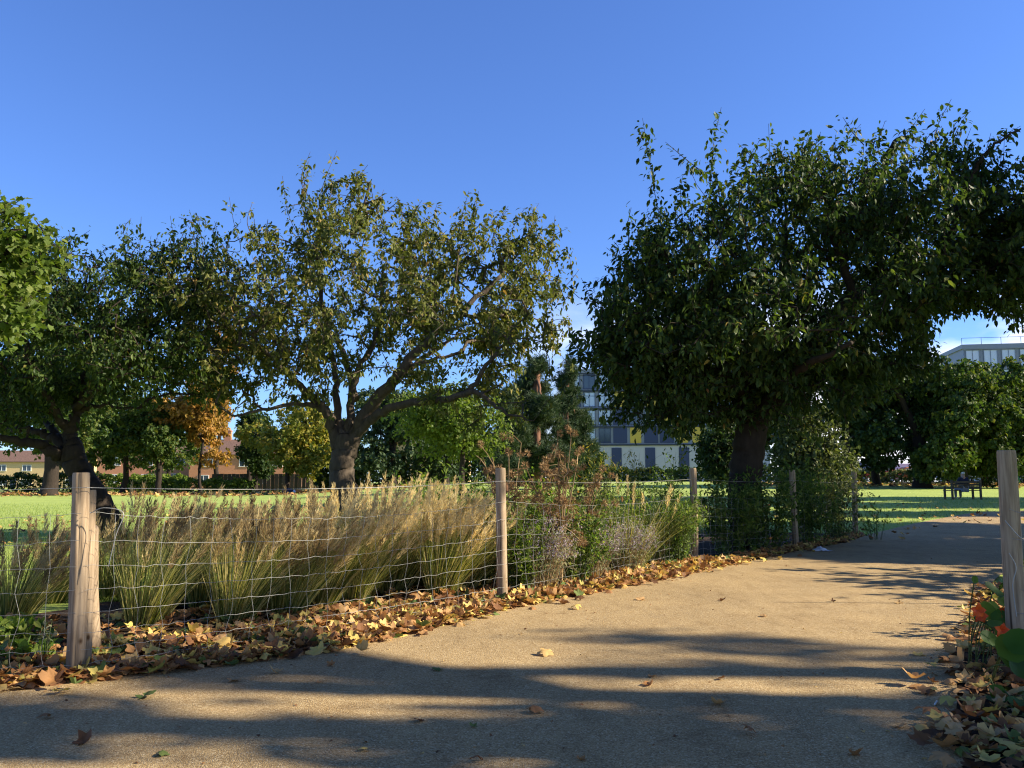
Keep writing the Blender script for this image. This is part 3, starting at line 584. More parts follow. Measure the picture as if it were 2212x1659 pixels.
far('autumn_tree', 'orange and gold autumn tree standing between the two red brick houses', 440, 80, 95, 770, 1022, 83, 'orange_leaf', .45, 420, 18, .16)
far('autumn_tree', 'tall thin orange tree showing behind the gap between the cherries', 478, 96, 55, 700, 960, 84, 'orange_leaf', .5, 200)
far('lime_tree', 'yellow green lime tree with low rounded crown left of the middle trunk', 622, 76, 135, 862, 1040, 85, 'yellow_leaf', .42, 620, 18, .22)
far('green_tree', 'green tree standing left of the red brick house', 200, 88, 120, 830, 1015, 93, 'plane_leaf', .5, 340)
far('dark_tree', 'dark tree far behind the right cherry trunk', 1690, 66, 120, 800, 1030, 78, 'plane_dark_leaf', .42, 460)
far('dark_tree', 'dark tree between the right cherry and the lawn trees', 1830, 62, 120, 770, 1018, 79, 'plane_dark_leaf', .42, 480)
far('green_tree', 'leafy tree between the red brick house and the orange tree', 345, 79, 95, 845, 1026, 94, 'plane_leaf', .45, 300)
far('dark_tree', 'low dark tree in front of the far red house with the chimney', 555, 84, 62, 915, 1036, 77, 'plane_dark_leaf', .42, 260)
far('dark_tree', 'dark tree hiding the roof of the far red house', 545, 92, 60, 890, 1010, 86, 'plane_dark_leaf', .5, 260)
far('dark_tree', 'dark evergreen right behind the middle cherry trunk', 850, 70, 120, 830, 1040, 87, 'needle', .42, 420, 20)
far('dark_tree', 'dark ivy covered tree left of the pines', 965, 74, 110, 810, 1040, 88, 'needle', .45, 420, 20)
far('green_tree', 'pale green tree with hanging lit leaves behind the long low limb', 1000, 36, 170, 835, 985, 89, 'maple_leaf', .24, 420, 16, .14)
far('green_tree', 'mid green tree far behind the left cherry trunk', 365, 105, 120, 850, 1020, 90, 'plane_leaf', .55, 300)
far('green_tree', 'dark green tree at the far left edge', -40, 90, 120, 760, 1015, 91, 'plane_dark_leaf', .5, 340)
far('green_tree', 'small green tree between the dark evergreens and the lime tree', 745, 88, 70, 900, 1036, 92, 'plane_leaf', .45, 260)
# pines
for (u, Y, rx, vt, vb, lab, sd, tr) in ((1160, 52, 105, 775, 1000, 'tallest pine with reddish trunk beside the apartment block', 95, .3), (1095, 50, 70, 850, 1010, 'smaller pine with rusty lower branches left of the tall pine', 96, .26), (1225, 58, 70, 790, 1015, 'dense dark pine touching the apartment block', 97, .24)):
    x = (u - 1106) / FPX * Y; z0 = float(T(x, Y)); zt = CAM_H + (1040 - vt) / FPX * Y - z0; zb = CAM_H + (1040 - vb) / FPX * Y - z0; rng = np.random.default_rng(sd); bl = []
    for k in range(15):
        f = k / 14; z = zb + (zt - zb) * f; rr = rx / FPX * Y * (1 - .72 * f); a = rng.uniform(0, 6.28); bl.append((math.cos(a) * rr * .5, math.sin(a) * rr * .5, z, rr * .62, rr * .62, .42))
    simple_tree('pine_tree', lab, x, Y, tr, (zt) * .9, bl, 520, 22, TUFT, .55, M['needle'], M['pine_bark'], sd, 'pines in front of the apartment block', spread=.6, nl=8, droop=-.15)
far('green_bush', 'large olive green bush behind the right cherry trunk', 1745, 25, 105, 880, 1072, 98, 'olive_leaf', .17, 520, 16, .09, n=12)
far('green_bush', 'dark bush in the shade left of the right cherry trunk', 1570, 30, 60, 900, 1060, 99, 'plane_dark_leaf', .2, 260, 14, .07)

# ------------------------------------------------------------------ shrubs and flowers
def shrub(name, label, x, y, h, r, ns, nl, lt, ls, lm, seed, cat='shrub', sm='green_stem', stem_r=.004, group=None, lean=(0, 0), lo=.15, ax_up=.25, twigs=3, tp=1.0, part='leaves'):
    rng = np.random.default_rng(seed); z = float(T(x, y)); o = (x, y, z); root = empty(name, o, label=label, cat=cat, group=group)
    mb = MB(); LP, LA = [], []
    for _ in range(ns):
        a = rng.uniform(0, 6.283); q = math.sqrt(rng.random()); b = np.array([math.cos(a), math.sin(a), 0]) * q * r * .35
        hh = h * rng.uniform(.55, 1.0) * (1 - .25 * q); e = np.array([math.cos(a) * q * r + lean[0] * hh, math.sin(a) * q * r + lean[1] * hh, hh]) + rng.normal(0, .05 * h, 3) * [1, 1, 0]
        c = crom([b, b + (e - b) * .5 + np.array([0, 0, .1 * hh]), e], 6)
        mb.tube(c, np.linspace(stem_r, stem_r * .35, len(c)), 4, False, rng.random()); LP.append(c[int(len(c) * lo):]); LA.append(0)
        for _t in range(twigs):
            k = rng.integers(int(len(c) * .3), len(c)); d = unit(rng.normal(size=3) + [0, 0, .6]); tl = h * rng.uniform(.08, .22)
            c2 = crom([c[k], c[k] + d * tl * .6, c[k] + d * tl + np.array([0, 0, -.1 * tl])], 3); mb.tube(c2, np.linspace(stem_r * .5, stem_r * .25, len(c2)), 3, False, rng.random()); LP.append(c2)
    nl = int(nl * .68)
    mb.build('stems', M[sm], root, False)
    allp = np.concatenate(LP); k = rng.integers(0, len(allp), nl); pos = allp[k] + rng.normal(0, .02 * h, (nl, 3)); pos[:, 2] = np.maximum(pos[:, 2], .02)
    ax = unit(rng.normal(0, .7, (nl, 3)) + [0, 0, ax_up] + np.array([lean[0], lean[1], 0])); nr = unit(rng.normal(0, .5, (nl, 3)) + [0, 0, 1])
    V, F, t = scatter(lt[0], lt[1], pos, frames(ax, nr), ls * rng.uniform(.55, 1.2, nl), np.clip(rng.random(nl), 0, 1) ** tp)
    npmesh(part, V, F, M[lm], root, t)
    return root, allp
BED = 'shrubs in the planted bed'
def sh(label, u, Y, vtop, rpx, *a, **k):
    x = (u - 1106) / FPX * Y; h = CAM_H + (1040 - vtop) / FPX * Y - float(T(x, Y)); k.setdefault('group', BED)
    return shrub(a[0], label, x, Y, h, rpx / FPX * Y, *a[1:], **k)
sh('leafy green shrub behind the right end of the grasses, left of the second post', 1000, 9.6, 995, 85, 'leafy_shrub', 44, 4200, OVATE, .06, 'fern_green', 101)
sh('light green elder sprigs standing above the plumes', 900, 11.5, 985, 90, 'elder_shrub', 26, 1300, OVATE, .085, 'fresh_leaf', 102)
sh('bright green bush directly behind the second fence post', 1150, 9.2, 1010, 85, 'leafy_shrub', 44, 4600, OVATE, .055, 'fresh_leaf', 103)
sh('green bush below the brown seed heads', 1235, 9.4, 1060, 100, 'leafy_shrub', 44, 4600, OVATE, .05, 'fern_green', 104)
sh('rose bush with small glossy leaves left of the third fence post', 1440, 11.9, 1000, 74, 'rose_bush', 44, 4200, OVATE, .05, 'fern_green', 105)
sh('dense green bush behind the wispy grass', 1370, 11.4, 1040, 90, 'leafy_shrub', 44, 4200, OVATE, .055, 'fern_green', 106)
sh('yellow green broom bush rising behind the seed heads', 1285, 17, 930, 60, 'broom_bush', 34, 2400, NARROW, .09, 'yellow_leaf', 107, tp=1.4)
sh('golden leaved young shrub in front of the white ground floor', 1370, 15.5, 955, 40, 'golden_shrub', 22, 1200, NARROW, .09, 'yellow_leaf', 108, tp=.7)
sh('tall slim sapling with pale green leaves by the third fence post', 1450, 13.5, 905, 28, 'young_sapling', 10, 420, OVATE, .085, 'fresh_leaf', 109, cat='sapling')
sh('dark leafy bush at the foot of the right cherry', 1570, 13.2, 1005, 85, 'leafy_shrub', 44, 4200, OVATE, .075, 'fern_green', 110)
sh('shaded leafy bush between the third and fourth fence posts', 1645, 13.8, 1000, 78, 'leafy_shrub', 48, 4600, OVATE, .075, 'fern_green', 111)
sh('tall dark bush behind the fourth fence post', 1745, 15.0, 965, 84, 'leafy_shrub', 52, 5200, OVATE, .075, 'fern_green', 112)
sh('bush with pale tips against the fifth fence post', 1800, 16.2, 975, 62, 'leafy_shrub', 44, 3600, OVATE, .075, 'olive_leaf', 113)
sh('loose low bush spilling past the fifth fence post onto the lawn', 1880, 16.3, 1075, 40, 'leafy_shrub', 14, 420, OVATE, .06, 'fern_green', 114)
sh('sunlit yellow green bush low beside the second post', 1125, 8.5, 1070, 50, 'leafy_shrub', 36, 3200, OVATE, .045, 'fresh_leaf', 125)
sh('sunlit green bush between two sage clumps', 1225, 9.25, 1085, 62, 'leafy_shrub', 36, 3200, OVATE, .045, 'fresh_leaf', 126)
sh('tall sprawling bush with lit yellow green tips under the burrs', 1190, 9.9, 985, 90, 'leafy_shrub', 44, 4200, OVATE, .055, 'fresh_leaf', 127)
sh('full green bush with fine leaves behind the middle of the sage', 1310, 11.0, 1025, 85, 'leafy_shrub', 44, 4600, OVATE, .05, 'fresh_leaf', 121)
sh('olive bush rising between the burdock and the wispy grass', 1260, 10.8, 1000, 80, 'leafy_shrub', 40, 3800, OVATE, .055, 'olive_leaf', 122)
sh('dense leafy bush close to the third post', 1462, 11.5, 1045, 60, 'leafy_shrub', 40, 3800, OVATE, .05, 'fern_green', 123)
sh('bushy holly beyond the right fence that shades the right of the path', 2206 + 760, 9.0, 560, 380, 'holly_bush', 60, 5200, CARD, .16, 'plane_dark_leaf', 124)
sh('low nettles in the bed left of the first post', 60, 5.9, 1310, 80, 'nettle_patch', 26, 420, OVATE, .085, 'fresh_leaf', 115, cat='weed')
sh('small ivy patch left of the first post foot', 90, 5.3, 1365, 60, 'ivy_patch', 16, 160, LOBED, .07, 'fresh_leaf', 116, cat='ivy')
sh('dark bush inside the right fence, hidden by the frame edge', 2330, 6.2, 1130, 190, 'leafy_shrub', 34, 2200, OVATE, .075, 'fern_green', 117)
sh('leggy weed with white tufts at the first fence post', 128, 5.2, 1300, 18, 'fluffy_weed', 6, 60, OVATE, .035, 'grey_leaf', 118, cat='weed')
sh('young shoot with broad leaves in front of the middle trunk', 712, 10.2, 1035, 14, 'young_sapling', 3, 46, OVATE, .10, 'fern_green', 119, cat='sapling')
sh('green leafy stems under the plumes beside the second post', 1040, 8.9, 1120, 55, 'leafy_shrub', 28, 1800, OVATE, .05, 'fern_green', 120)

# pale purple sage and its flowers
def sage(label, u, Y, vtop, rpx, seed):
    root, ap = sh(label, u, Y, vtop, rpx, 'russian_sage', 110, 3000, NARROW, .045, 'grey_leaf', seed, cat='flower', sm='dead_stem', stem_r=.0028, group='sage plants along the fence', lean=(.06, 0), twigs=2)
    rng = np.random.default_rng(seed + 1); top = ap[ap[:, 2] > ap[:, 2].max() * .45]; n = 1700; pos = top[rng.integers(0, len(top), n)] + rng.normal(0, .012, (n, 3))
    V, F, t = scatter(*OVATE, pos, frames(unit(rng.normal(size=(n, 3)) + [0, 0, .5]), rng.normal(size=(n, 3))), .022 * rng.uniform(.6, 1.2, n), rng.random(n)); npmesh('flowers', V, F, M['purple_flower'], root, t)
sage('hazy lilac sage just right of the second fence post', 1172, 8.65, 1098, 80, 131)
sage('fullest clump of lilac sage in the middle of the netting', 1268, 9.6, 1096, 76, 132)
sage('low lilac sage to the left of the third fence post', 1352, 10.4, 1110, 72, 133)

# dry burdock with hooked brown heads
def burr_mesh():
    rng = np.random.default_rng(9); d = unit(rng.normal(size=(70, 3))); V, F, t = scatter(np.array([[-.12, 0, 0], [.12, 0, 0], [0, 1, .25]]), np.array([[0, 1, 2]]), d * .45, frames(d, rng.normal(size=(70, 3))), np.full(70, .75), rng.random(70))
    o = npmesh('seed_head', V, F, M['seed_head'], None, t); mb = MB()
    a = tube([[0, 0, -.5], [0, 0, -.3], [0, 0, .3], [0, 0, .5]], [.15, .48, .48, .15], 7); me = o.data; COL.objects.unlink(o); bpy.data.objects.remove(o)
    return me
BURR = burr_mesh()
def burdock(label, u, Y, vtop, rpx, seed, n):
    x = (u - 1106) / FPX * Y; o = (x, Y, 0); h = CAM_H + (1040 - vtop) / FPX * Y; r = rpx / FPX * Y; rng = np.random.default_rng(seed)
    root = empty('burdock_plant', o, label=label, cat='plant', group='dry burdock plants'); mb = MB(); ends = []
    for k in range(7):
        a = rng.uniform(0, 6.28); e = np.array([math.cos(a) * r * rng.uniform(.3, 1), math.sin(a) * r * .6, h * rng.uniform(.65, 1)])
        c = crom([[0, 0, 0], e * [.3, .3, .5], e], 7); mb.tube(c, np.linspace(.012, .004, len(c)), 5, False, rng.random())
        for b in range(5):
            q = rng.integers(5, len(c)); d = unit(rng.normal(size=3) + [0, 0, .5]); t2 = c[q] + d * rng.uniform(.1, .28); mb.tube([c[q], (c[q] + t2) / 2 + [0, 0, .02], t2], [.005, .004, .003], 4, False, rng.random()); ends.append(t2); ends.append((c[q] + t2) / 2)
        ends.append(e)
    mb.build('stems', M['dead_stem'], root)
    ends = np.array(ends)
    for k in range(n):
        p = ends[k % len(ends)] + rng.normal(0, .035, 3)
        b = bpy.data.objects.new('seed_head', BURR); COL.objects.link(b); b.parent = root; b.location = p; s = rng.uniform(.036, .054); b.scale = (s, s, s); b.rotation_euler = rng.uniform(0, 6, 3)
    nl = 12; pos = ends[rng.integers(0, len(ends), nl)] * [1, 1, .75] + rng.normal(0, .06, (nl, 3))
    V, F, t = scatter(*OVATE, pos, frames(unit(rng.normal(size=(nl, 3)) + [0, 0, -.6]), rng.normal(size=(nl, 3))), .09 * rng.uniform(.5, 1.2, nl), rng.random(nl)); npmesh('withered_leaves', V, F, M['rust_leaf'], root, t)
burdock('tallest dry brown burdock with round burrs above the fence', 1210, 8.9, 905, 85, 141, 92)
burdock('dry burdock with burrs leaning over the second fence post', 1100, 9.0, 945, 60, 142, 60)
burdock('low tangled burdock at the back of the sage', 1250, 9.6, 990, 80, 143, 70)

# ornamental grasses
def grass(label, x, y, h, r, seed, nb=380, npl=38, lean=.34, warm=.5, name='feather_grass'):
    rng = np.random.default_rng(seed); o = (x, y, float(T(x, y))); root = empty(name, o, label=label, cat='grass clump', group='feather grasses along the fence')
    def blades(n, hmin, hmax, w, spread, ln, droop, tlo, thi, seg=5):
        a = rng.uniform(0, 6.283, n); q = np.sqrt(rng.random(n)); b = np.c_[np.cos(a) * q * r * .38, np.sin(a) * q * r * .38, np.zeros(n)]
        L = rng.uniform(hmin, hmax, n); d = np.c_[np.cos(a) * q * spread + ln + rng.normal(0, .06, n), np.sin(a) * q * spread + rng.normal(0, .06, n), np.ones(n)]; d = unit(d)
        t = np.linspace(0, 1, seg + 1); out = np.c_[np.cos(a), np.sin(a), np.zeros(n)] * .6 + [ln * 1.3, 0, 0]
        c = b[:, None] + d[:, None] * (t[None, :, None] * L[:, None, None]) + (out[:, None] * (t ** 2.2)[None, :, None] - np.array([0, 0, .55])[None, None] * (t ** 2.5)[None, :, None]) * (droop * rng.uniform(.3, 1.2, n))[:, None, None] * L[:, None, None]
        s = unit(np.cross(d, np.c_[rng.normal(size=(n, 2)), np.zeros(n)] + 1e-3)); wd = (w * (1 - t ** 1.6 * .9))[None, :, None] * rng.uniform(.6, 1.2, n)[:, None, None]
        V = np.stack([c - s[:, None] * wd, c + s[:, None] * wd], 2).reshape(-1, 3); i = np.arange(seg)[None] * 2 + (np.arange(n) * (seg + 1) * 2)[:, None]
        F = np.stack([i, i + 1, i + 3, i + 2], -1).reshape(-1, 4); tn = np.repeat(rng.uniform(tlo, thi, n), (seg + 1) * 2)
        return V, F, tn, c, d
    npl = int(npl * rng.uniform(.5, 1.25)); nb = int(nb * rng.uniform(.7, 1.1))
    mb = MB(); V, F, t, c, d = blades(nb, h * .5, h * 1.0, .0036, .40, .20, .30, .0, .95); mb.add(V, F, t)
    V, F, t, c, d = blades(npl, h * .62, h * 1.08, 0.0032, .42, lean, .07, .45, 1.0); mb.add(V, F, t); V, F, t, _c, _d = blades(70, h * .55, h * .95, .0034, .5, lean * .8, .16, .6, 1.0); mb.add(V, F, t); mb.build('blades', M['grass_blade'], root)
    # feathery heads on the tall stems
    k = 110; PL, tips, dirs = [], c[:, -1], unit(c[:, -1] - c[:, -2]); ln = rng.uniform(.22, .36, npl) * min(1.0, h)
    f = rng.random((npl, k)); pos = tips[:, None] + dirs[:, None] * ((f - .65) * ln[:, None])[..., None]; fat = .026 * np.sin(np.pi * np.clip(f * .85 + .12, 0, 1)) ** .8
    rad = rng.normal(size=(npl, k, 3)); rad = unit(rad - dirs[:, None] * np.sum(rad * dirs[:, None], -1, keepdims=True)); pos = pos + rad * (fat * rng.random((npl, k)))[..., None]
    ax = unit(dirs[:, None] * 1.5 + rad * .5 + rng.normal(0, .1, (npl, k, 3))); col = np.clip(np.repeat(rng.random(npl), k) * .75 + rng.random(npl * k) * .2 + (warm - .5) * 1.1 + .22, 0, 1)
    V, F, t = scatter(np.array([[-.085, 0, 0], [.085, 0, 0], [0, 1, .06]]), np.array([[0, 1, 2]]), pos.reshape(-1, 3), frames(ax.reshape(-1, 3), rng.normal(size=(npl * k, 3))), .046 * rng.uniform(.5, 1.2, npl * k), col)
    npmesh('plumes', V, F, M['plume'], root, t)
GR = [(25, 1345, 1130, 'half hidden feather grass clump at the left edge', .35), (110, 1300, 1120, 'small feather grass clump just left of the first post', .4), (310, 1352, 1052, 'large dark tufted feather grass first to the right of the first post', .30),
      (395, 1305, 1075, 'feather grass with drooping olive blades behind the first two clumps', .3), (505, 1345, 1085, 'feather grass with pale arching base leaves by the netting', .35), (590, 1300, 1080, 'brown plumed feather grass in the middle of the first fence span', .4),
      (690, 1312, 1075, 'feather grass with yellow fanned base blades', .55), (700, 1265, 1060, 'feather grass right below the middle cherry trunk', .5), (780, 1280, 1055, 'golden feather grass right of the middle trunk', .75), (830, 1245, 1040, 'tallest golden feather grass rising over the top wire', .8),
      (900, 1268, 1055, 'bright golden feather grass with upright plumes', .85), (960, 1240, 1050, 'dense golden feather grass near the leafy shrub', .8), (1000, 1262, 1075, 'last golden feather grass before the second post', .7), (470, 1262, 1060, 'back row feather grass with brown heads', .3), (560, 1250, 1075, 'back row feather grass left of the middle trunk', .4), (640, 1245, 1065, 'back row feather grass with dark plumes', .35),
      (245, 1290, 1070, 'dark feather grass just behind the brace poles', .2), (360, 1262, 1075, 'back row feather grass with low brown plumes', .25), (440, 1310, 1085, 'short green feather grass between two dark clumps', .2), (545, 1322, 1090, 'small feather grass with thin brown plumes', .3), (620, 1330, 1095, 'low front feather grass with straw stems', .4), (740, 1245, 1055, 'back row feather grass right behind the middle of the span', .55),
      (765, 1302, 1080, 'front feather grass with pale straw stems', .6), (850, 1282, 1070, 'front golden feather grass leaning over the netting', .75), (930, 1225, 1048, 'back row golden feather grass beside the elder sprigs', .75), (950, 1290, 1075, 'front golden feather grass standing before the dark shrub', .9), (990, 1282, 1090, 'narrow straw coloured feather grass close to the second post', .8), (1020, 1270, 1085, 'thin golden feather grass touching the second post', .7)]
for q_, (u, v, vt, lab, wm) in enumerate(GR):
    g = G(u, v); h = (CAM_H + (1040 - vt) / FPX * g[1]) * (1.02 if wm > .5 else .93)
    grass(lab, g[0], g[1], h, .33, 200 + q_, warm=wm)
g = P(1350, 1100, 10.6); grass('wispy pale seeding grass clump between second and third posts', g[0], g[1], 1.15, .5, 230, 220, 9, .05, .6, 'wispy_grass')
g = P(1400, 1100, 11.6); grass('thin wispy grass at the back by the third post', g[0], g[1], 1.2, .4, 231, 200, 8, .05, .6, 'wispy_grass')

# ------------------------------------------------------------------ fence
def post(label, base_p, top_p, r, seed, group='round fence posts', crack=None, name='fence_post'):
    b, t = np.array(base_p, float), np.array(top_p, float); rng = np.random.default_rng(seed); n, m = 28, 26
    a = np.arange(n) * 2 * np.pi / n; h = np.linalg.norm(t - b); d = (t - b) / h; x = unit(np.cross([0, 1, 0], d)); y = np.cross(d, x); V = []
    s = np.r_[np.linspace(-.12, .94, m - 5), .965, .982, .992, .998, 1.0]; bend = rng.normal(0, .004, 2)
    for k, f in enumerate(s):
        rr = r * (1.04 - .07 * f) * (1 + .012 * np.sin(a * 2 + 5 * f + seed) + .008 * rng.normal(size=n)); z = f * h
        if k >= m - 4: rr = rr * (1 - .10 * ((k - (m - 5)) / 5.0) ** 1.5)
        if crack is not None:
            dd = np.abs((a - crack - .18 * math.sin(f * 4) + np.pi) % (2 * np.pi) - np.pi); rr = rr * (1 - .30 * np.exp(-(dd / .10) ** 2))
        off = x * bend[0] * math.sin(3 * f) + y * bend[1] * math.sin(4 * f)
        V.append(b + d * z + off + rr[:, None] * (x * np.cos(a)[:, None] + y * np.sin(a)[:, None]))
    V = np.concatenate(V); i = np.arange(m - 1)[:, None] * n; j = np.arange(n)[None]; k = (j + 1) % n
    F = np.stack([i + j, i + k, i + n + k, i + n + j], -1).reshape(-1, 4); V = np.r_[V, [t]]; jj = np.arange(n); F2 = np.stack([np.full(n, m * n), (m - 1) * n + jj, (m - 1) * n + (jj + 1) % n], -1)
    o = npmesh(name, V, [F, F2], M['wood'], None, None, True, b); o.location = b
    return put(o, label, 'fence post', group)
def gz(u, v): g = G(u, v); return np.array([g[0], g[1], float(T(g[0], g[1]))])
PB = [gz(162, 1462), gz(1085, 1305), gz(1500, 1210), gz(1719, 1184), gz(1848, 1157)]
PT = [P(176, 1021, PB[0][1]), P(1081, 1011, PB[1][1]), P(1496, 1011, PB[2][1]), P(1711, 1015, PB[3][1]), P(1845, 1018, PB[4][1])]
post('nearest left fence post with knots and wire round it', PB[0], PT[0], .048, 1, crack=-1.2)
post('second fence post standing in the leaf litter in the middle of the photo', PB[1], PT[1], .048, 2)
post('third fence post where sunlight meets the cherry shade', PB[2], PT[2], .052, 3, crack=-1.75)
post('fourth fence post, in deep shade before dark bushes', PB[3], PT[3], .052, 4)
post('last fence post at the end of the bed beside the lawn', PB[4], PT[4], .055, 5)
RB, RT = gz(2203, 1466), None; RT = P(2172, 973, RB[1] + .01)
post('split fence post at the right edge of the photo', RB, RT, .052, 6, crack=-1.25)
def gx(u, z, Yv): return np.array([(u - 1106) / FPX * (Yv * cp_ + (z - CAM_H) * sp_), Yv, z])
Y1 = PB[0][1]
post('second stake standing tight behind the nearest left post', gx(180, 0, Y1 + .12), gx(193, 1.05, Y1 + .12), .040, 7)
post('slanting brace pole propping the nearest left post from behind', gx(199, 0, Y1 + .6), gx(191, .82, Y1 + .22), .056, 8, name='brace_pole', group='brace poles')
post('pale slanting brace pole leaning on the last fence post', PB[4] + np.array([-1.05, .5, .0]), PB[4] + np.array([-.05, .06, 1.02]), .055, 9, name='brace_pole', group='brace poles')

rng = np.random.default_rng(77)
HTS = [.075, .155, .25, .36, .485, .62, .765, .92]
def wires(mb, pts, hts, tops, sagf, stay=.155, rad=.0012, top_bend=None):
    """line wires over a run of posts at pts, with upright stays tied between them"""
    segs = []
    for a, b in zip(pts[:-1], pts[1:]):
        L = np.linalg.norm(b - a); n = max(6, int(L / stay)); segs.append((a, b, n))
    for hi, h in enumerate(hts):
        for a, b, n in segs:
            m = n * 3; t = np.linspace(0, 1, m + 1); p = a[None] * (1 - t)[:, None] + b[None] * t[:, None]
            sag = sagf[hi] * 4 * t * (1 - t); side = unit(np.array([b[1] - a[1], -(b[0] - a[0]), 0]))
            p[:, 2] += h - sag + rng.normal(0, .0035, m + 1); p += side * (.056 + rng.normal(0, .006, m + 1)[:, None] + (.035 * np.sin(t * 9 + hi))[:, None] * 0.5)
            mb.tube(p, rad, 4, False)
    for a, b, n in segs:
        side = unit(np.array([b[1] - a[1], -(b[0] - a[0]), 0]))
        for k in range(1, n):
            t = k / n; q = a * (1 - t) + b * t; c = []
            for hi, h in enumerate(hts): c.append(q + [rng.normal(0, .012), rng.normal(0, .006), h - sagf[hi] * 4 * t * (1 - t)] + side * .058)
            mb.tube(crom(c, 2), rad * .85, 4, False)
SG = [.015, .02, .02, .03, .04, .06, .08, .085]
mb = MB(); FP = [np.array([p[0], p[1], p[2]]) for p in PB]
wires(mb, FP, HTS, None, SG)
put(mb.build('wire_netting', M['wire'], None, True), 'sagging galvanised stock netting strung along the left fence posts', 'wire netting')
mb = MB(); wires(mb, [PB[0] + [-4.6, -.62, 0], PB[0]], HTS, None, SG); mb.tube(crom([PB[0] + [.06, -.05, .92], PB[0] + [.14, -.06, .95], PB[0] + [.24, -.03, .92], PB[0] + [.21, -.04, .80], PB[0] + [.18, -.05, .62]], 5), .0025, 5, False)
put(mb.build('wire_netting', M['wire'], None, True), 'galvanised netting running out of the photo left of the nearest post', 'wire netting')
mb = MB(); off = np.array([.03, -.05, 0])
tp = [PB[0] + [-4.6, -.62, 1.06]] + [FP[k] * [1, 1, 0] + [0, 0, FP[k][2] + (1.065, 1.105, 1.14, 1.12, 1.12)[k]] + off for k in range(5)]
for a, b in zip(tp[:-1], tp[1:]):
    t = np.linspace(0, 1, 20)[:, None]; p = a * (1 - t) + b * t; p[:, 2] -= (.035 * 4 * t * (1 - t))[:, 0]; mb.tube(p, .0019, 5, False)
put(mb.build('top_wire', M['wire'], None, True), 'single plain wire drawn along the tops of the left posts', 'wire')
mb = MB(); wires(mb, [RB + [.02, 0, 0], RB + [1.1, -1.0, 0]], [h * 1.02 for h in HTS], None, [s * 1.2 for s in SG])
w = RB + np.array([0, -.06, 0]); mb.tube(crom([w + [-.06, 0, .88], w + [.0, -.01, .80], w + [.07, .0, .74], w + [.12, .02, .62], w + [.06, -.02, .5]], 5), .0028, 5, False); mb.tube(crom([w + [-.05, 0, .70], w + [-.02, -.01, .62], w + [-.04, 0, .52], w + [-.03, 0, .35]], 5), .0028, 5, False)
put(mb.build('wire_netting', M['wire'], None, True), 'twisted netting fixed to the split right post', 'wire netting')
mb = MB(); c = P(2330, 1297, 7.75); mb.tube([[c[0], c[1], -.1], [c[0] + .01, c[1], .7], [c[0] - .02, c[1], 1.55]], [.011, .010, .008], 8)
put(mb.build('bamboo_cane', M['cane'], None, True), 'thin bamboo cane beyond the right post that throws a line of shade', 'cane')

# ------------------------------------------------------------------ fallen leaves
def lf_dry(bend, seed):                                            # a dried lobed leaf: rounded lobes, folded and cupped
    rng = np.random.default_rng(seed); a = np.linspace(0, 2 * np.pi, 22, endpoint=False) - np.pi / 2
    r = .44 + .085 * np.cos(5 * (a - np.pi / 2)) + .04 * rng.normal(size=22); r[0] = .22; o = np.c_[r * np.cos(a), r * np.sin(a) * 1.05 + .42]; c = np.array([0, .36]); V = np.r_[o, c + (o - c) * .55, [c]]
    th = rng.uniform(0, np.pi); d = V @ np.array([math.cos(th), math.sin(th)]) - .36 * math.sin(th); e = V @ np.array([-math.sin(th), math.cos(th)]) - .36 * math.cos(th)
    z = bend * (2.0 * d * d + .7 * np.abs(e)) + .05 * np.sin(9 * d + seed) + rng.normal(0, .012, len(V)); n = 22; i = np.arange(n); k = (i + 1) % n
    return np.c_[V, z - z[-1]], np.r_[np.stack([i, k, n + i], -1), np.stack([k, n + k, n + i], -1), np.stack([n + i, n + k, np.full(n, 2 * n)], -1)]
LB = [lf_dry(b, s) for b, s in ((.2, 1), (.45, 2), (.75, 3), (-.35, 4), (.08, 5), (-.6, 6))]
def litter(name, pts, zmax, size, seed, label, flat=.8, tilt=.34):
    rng = np.random.default_rng(seed); mb = MB(); n = len(pts); k = rng.integers(0, 6, n)
    for q in range(6):
        p = pts[k == q]; m = len(p); pos = np.c_[p, T(p[:, 0], p[:, 1]) + .022 + rng.random(m) ** 1.5 * zmax]; nr = unit(np.c_[rng.normal(0, tilt, (m, 2)), rng.choice([-1, 1], m)]); a = rng.uniform(0, 6.283, m)
        ax = np.c_[np.cos(a), np.sin(a), rng.normal(0, .25, m)]; V, F, t = scatter(*LB[q], pos, frames(ax, nr), size * np.where(rng.random(m) < .3, rng.uniform(.25, .6, m), rng.uniform(.7, 1.4, m)), rng.random(m))
        mb.add(V, F, t)
    return put(mb.build(name, M['litter'], None, True), label, None, None, 'stuff')
rng = np.random.default_rng(300); dl = np.r_[0, np.cumsum(np.linalg.norm(np.diff(Le, axis=0), axis=1))]
def along(n, x0, x1, o0, o1, pw):
    ok = np.where((Le[:, 0] > x0) & (Le[:, 0] < x1))[0]; k = rng.integers(ok[0], ok[-1], n); f = rng.random(n); k2 = np.minimum(k + 1, 259)
    c = Le[k] * (1 - f)[:, None] + Le[k2] * f[:, None]; return c + nrm[k] * (o0 + (o1 - o0) * rng.random(n) ** pw)[:, None]
pts = np.r_[along(8000, -6, .6, -.05, 1.0, 1.2), along(2600, -6, 2.6, .5, 2.2, 1.2), along(4600, -.6, 3.2, -.05, .55, 1.1), along(1500, 2.6, 7.4, .0, .5, 1.2), along(160, -4, 5, -.35, .02, .5)]
litter('leaf_litter', pts, .035, .086, 301, 'drift of brown and yellow plane leaves heaped along the left path edge')
k = rng.integers(0, len(Rs), 3800); o = rng.random(3800) ** 1.1 * 1.5 - .04; pts = Rs[k] + rn[k] * o[:, None] + rng.normal(0, .05, (3800, 2))
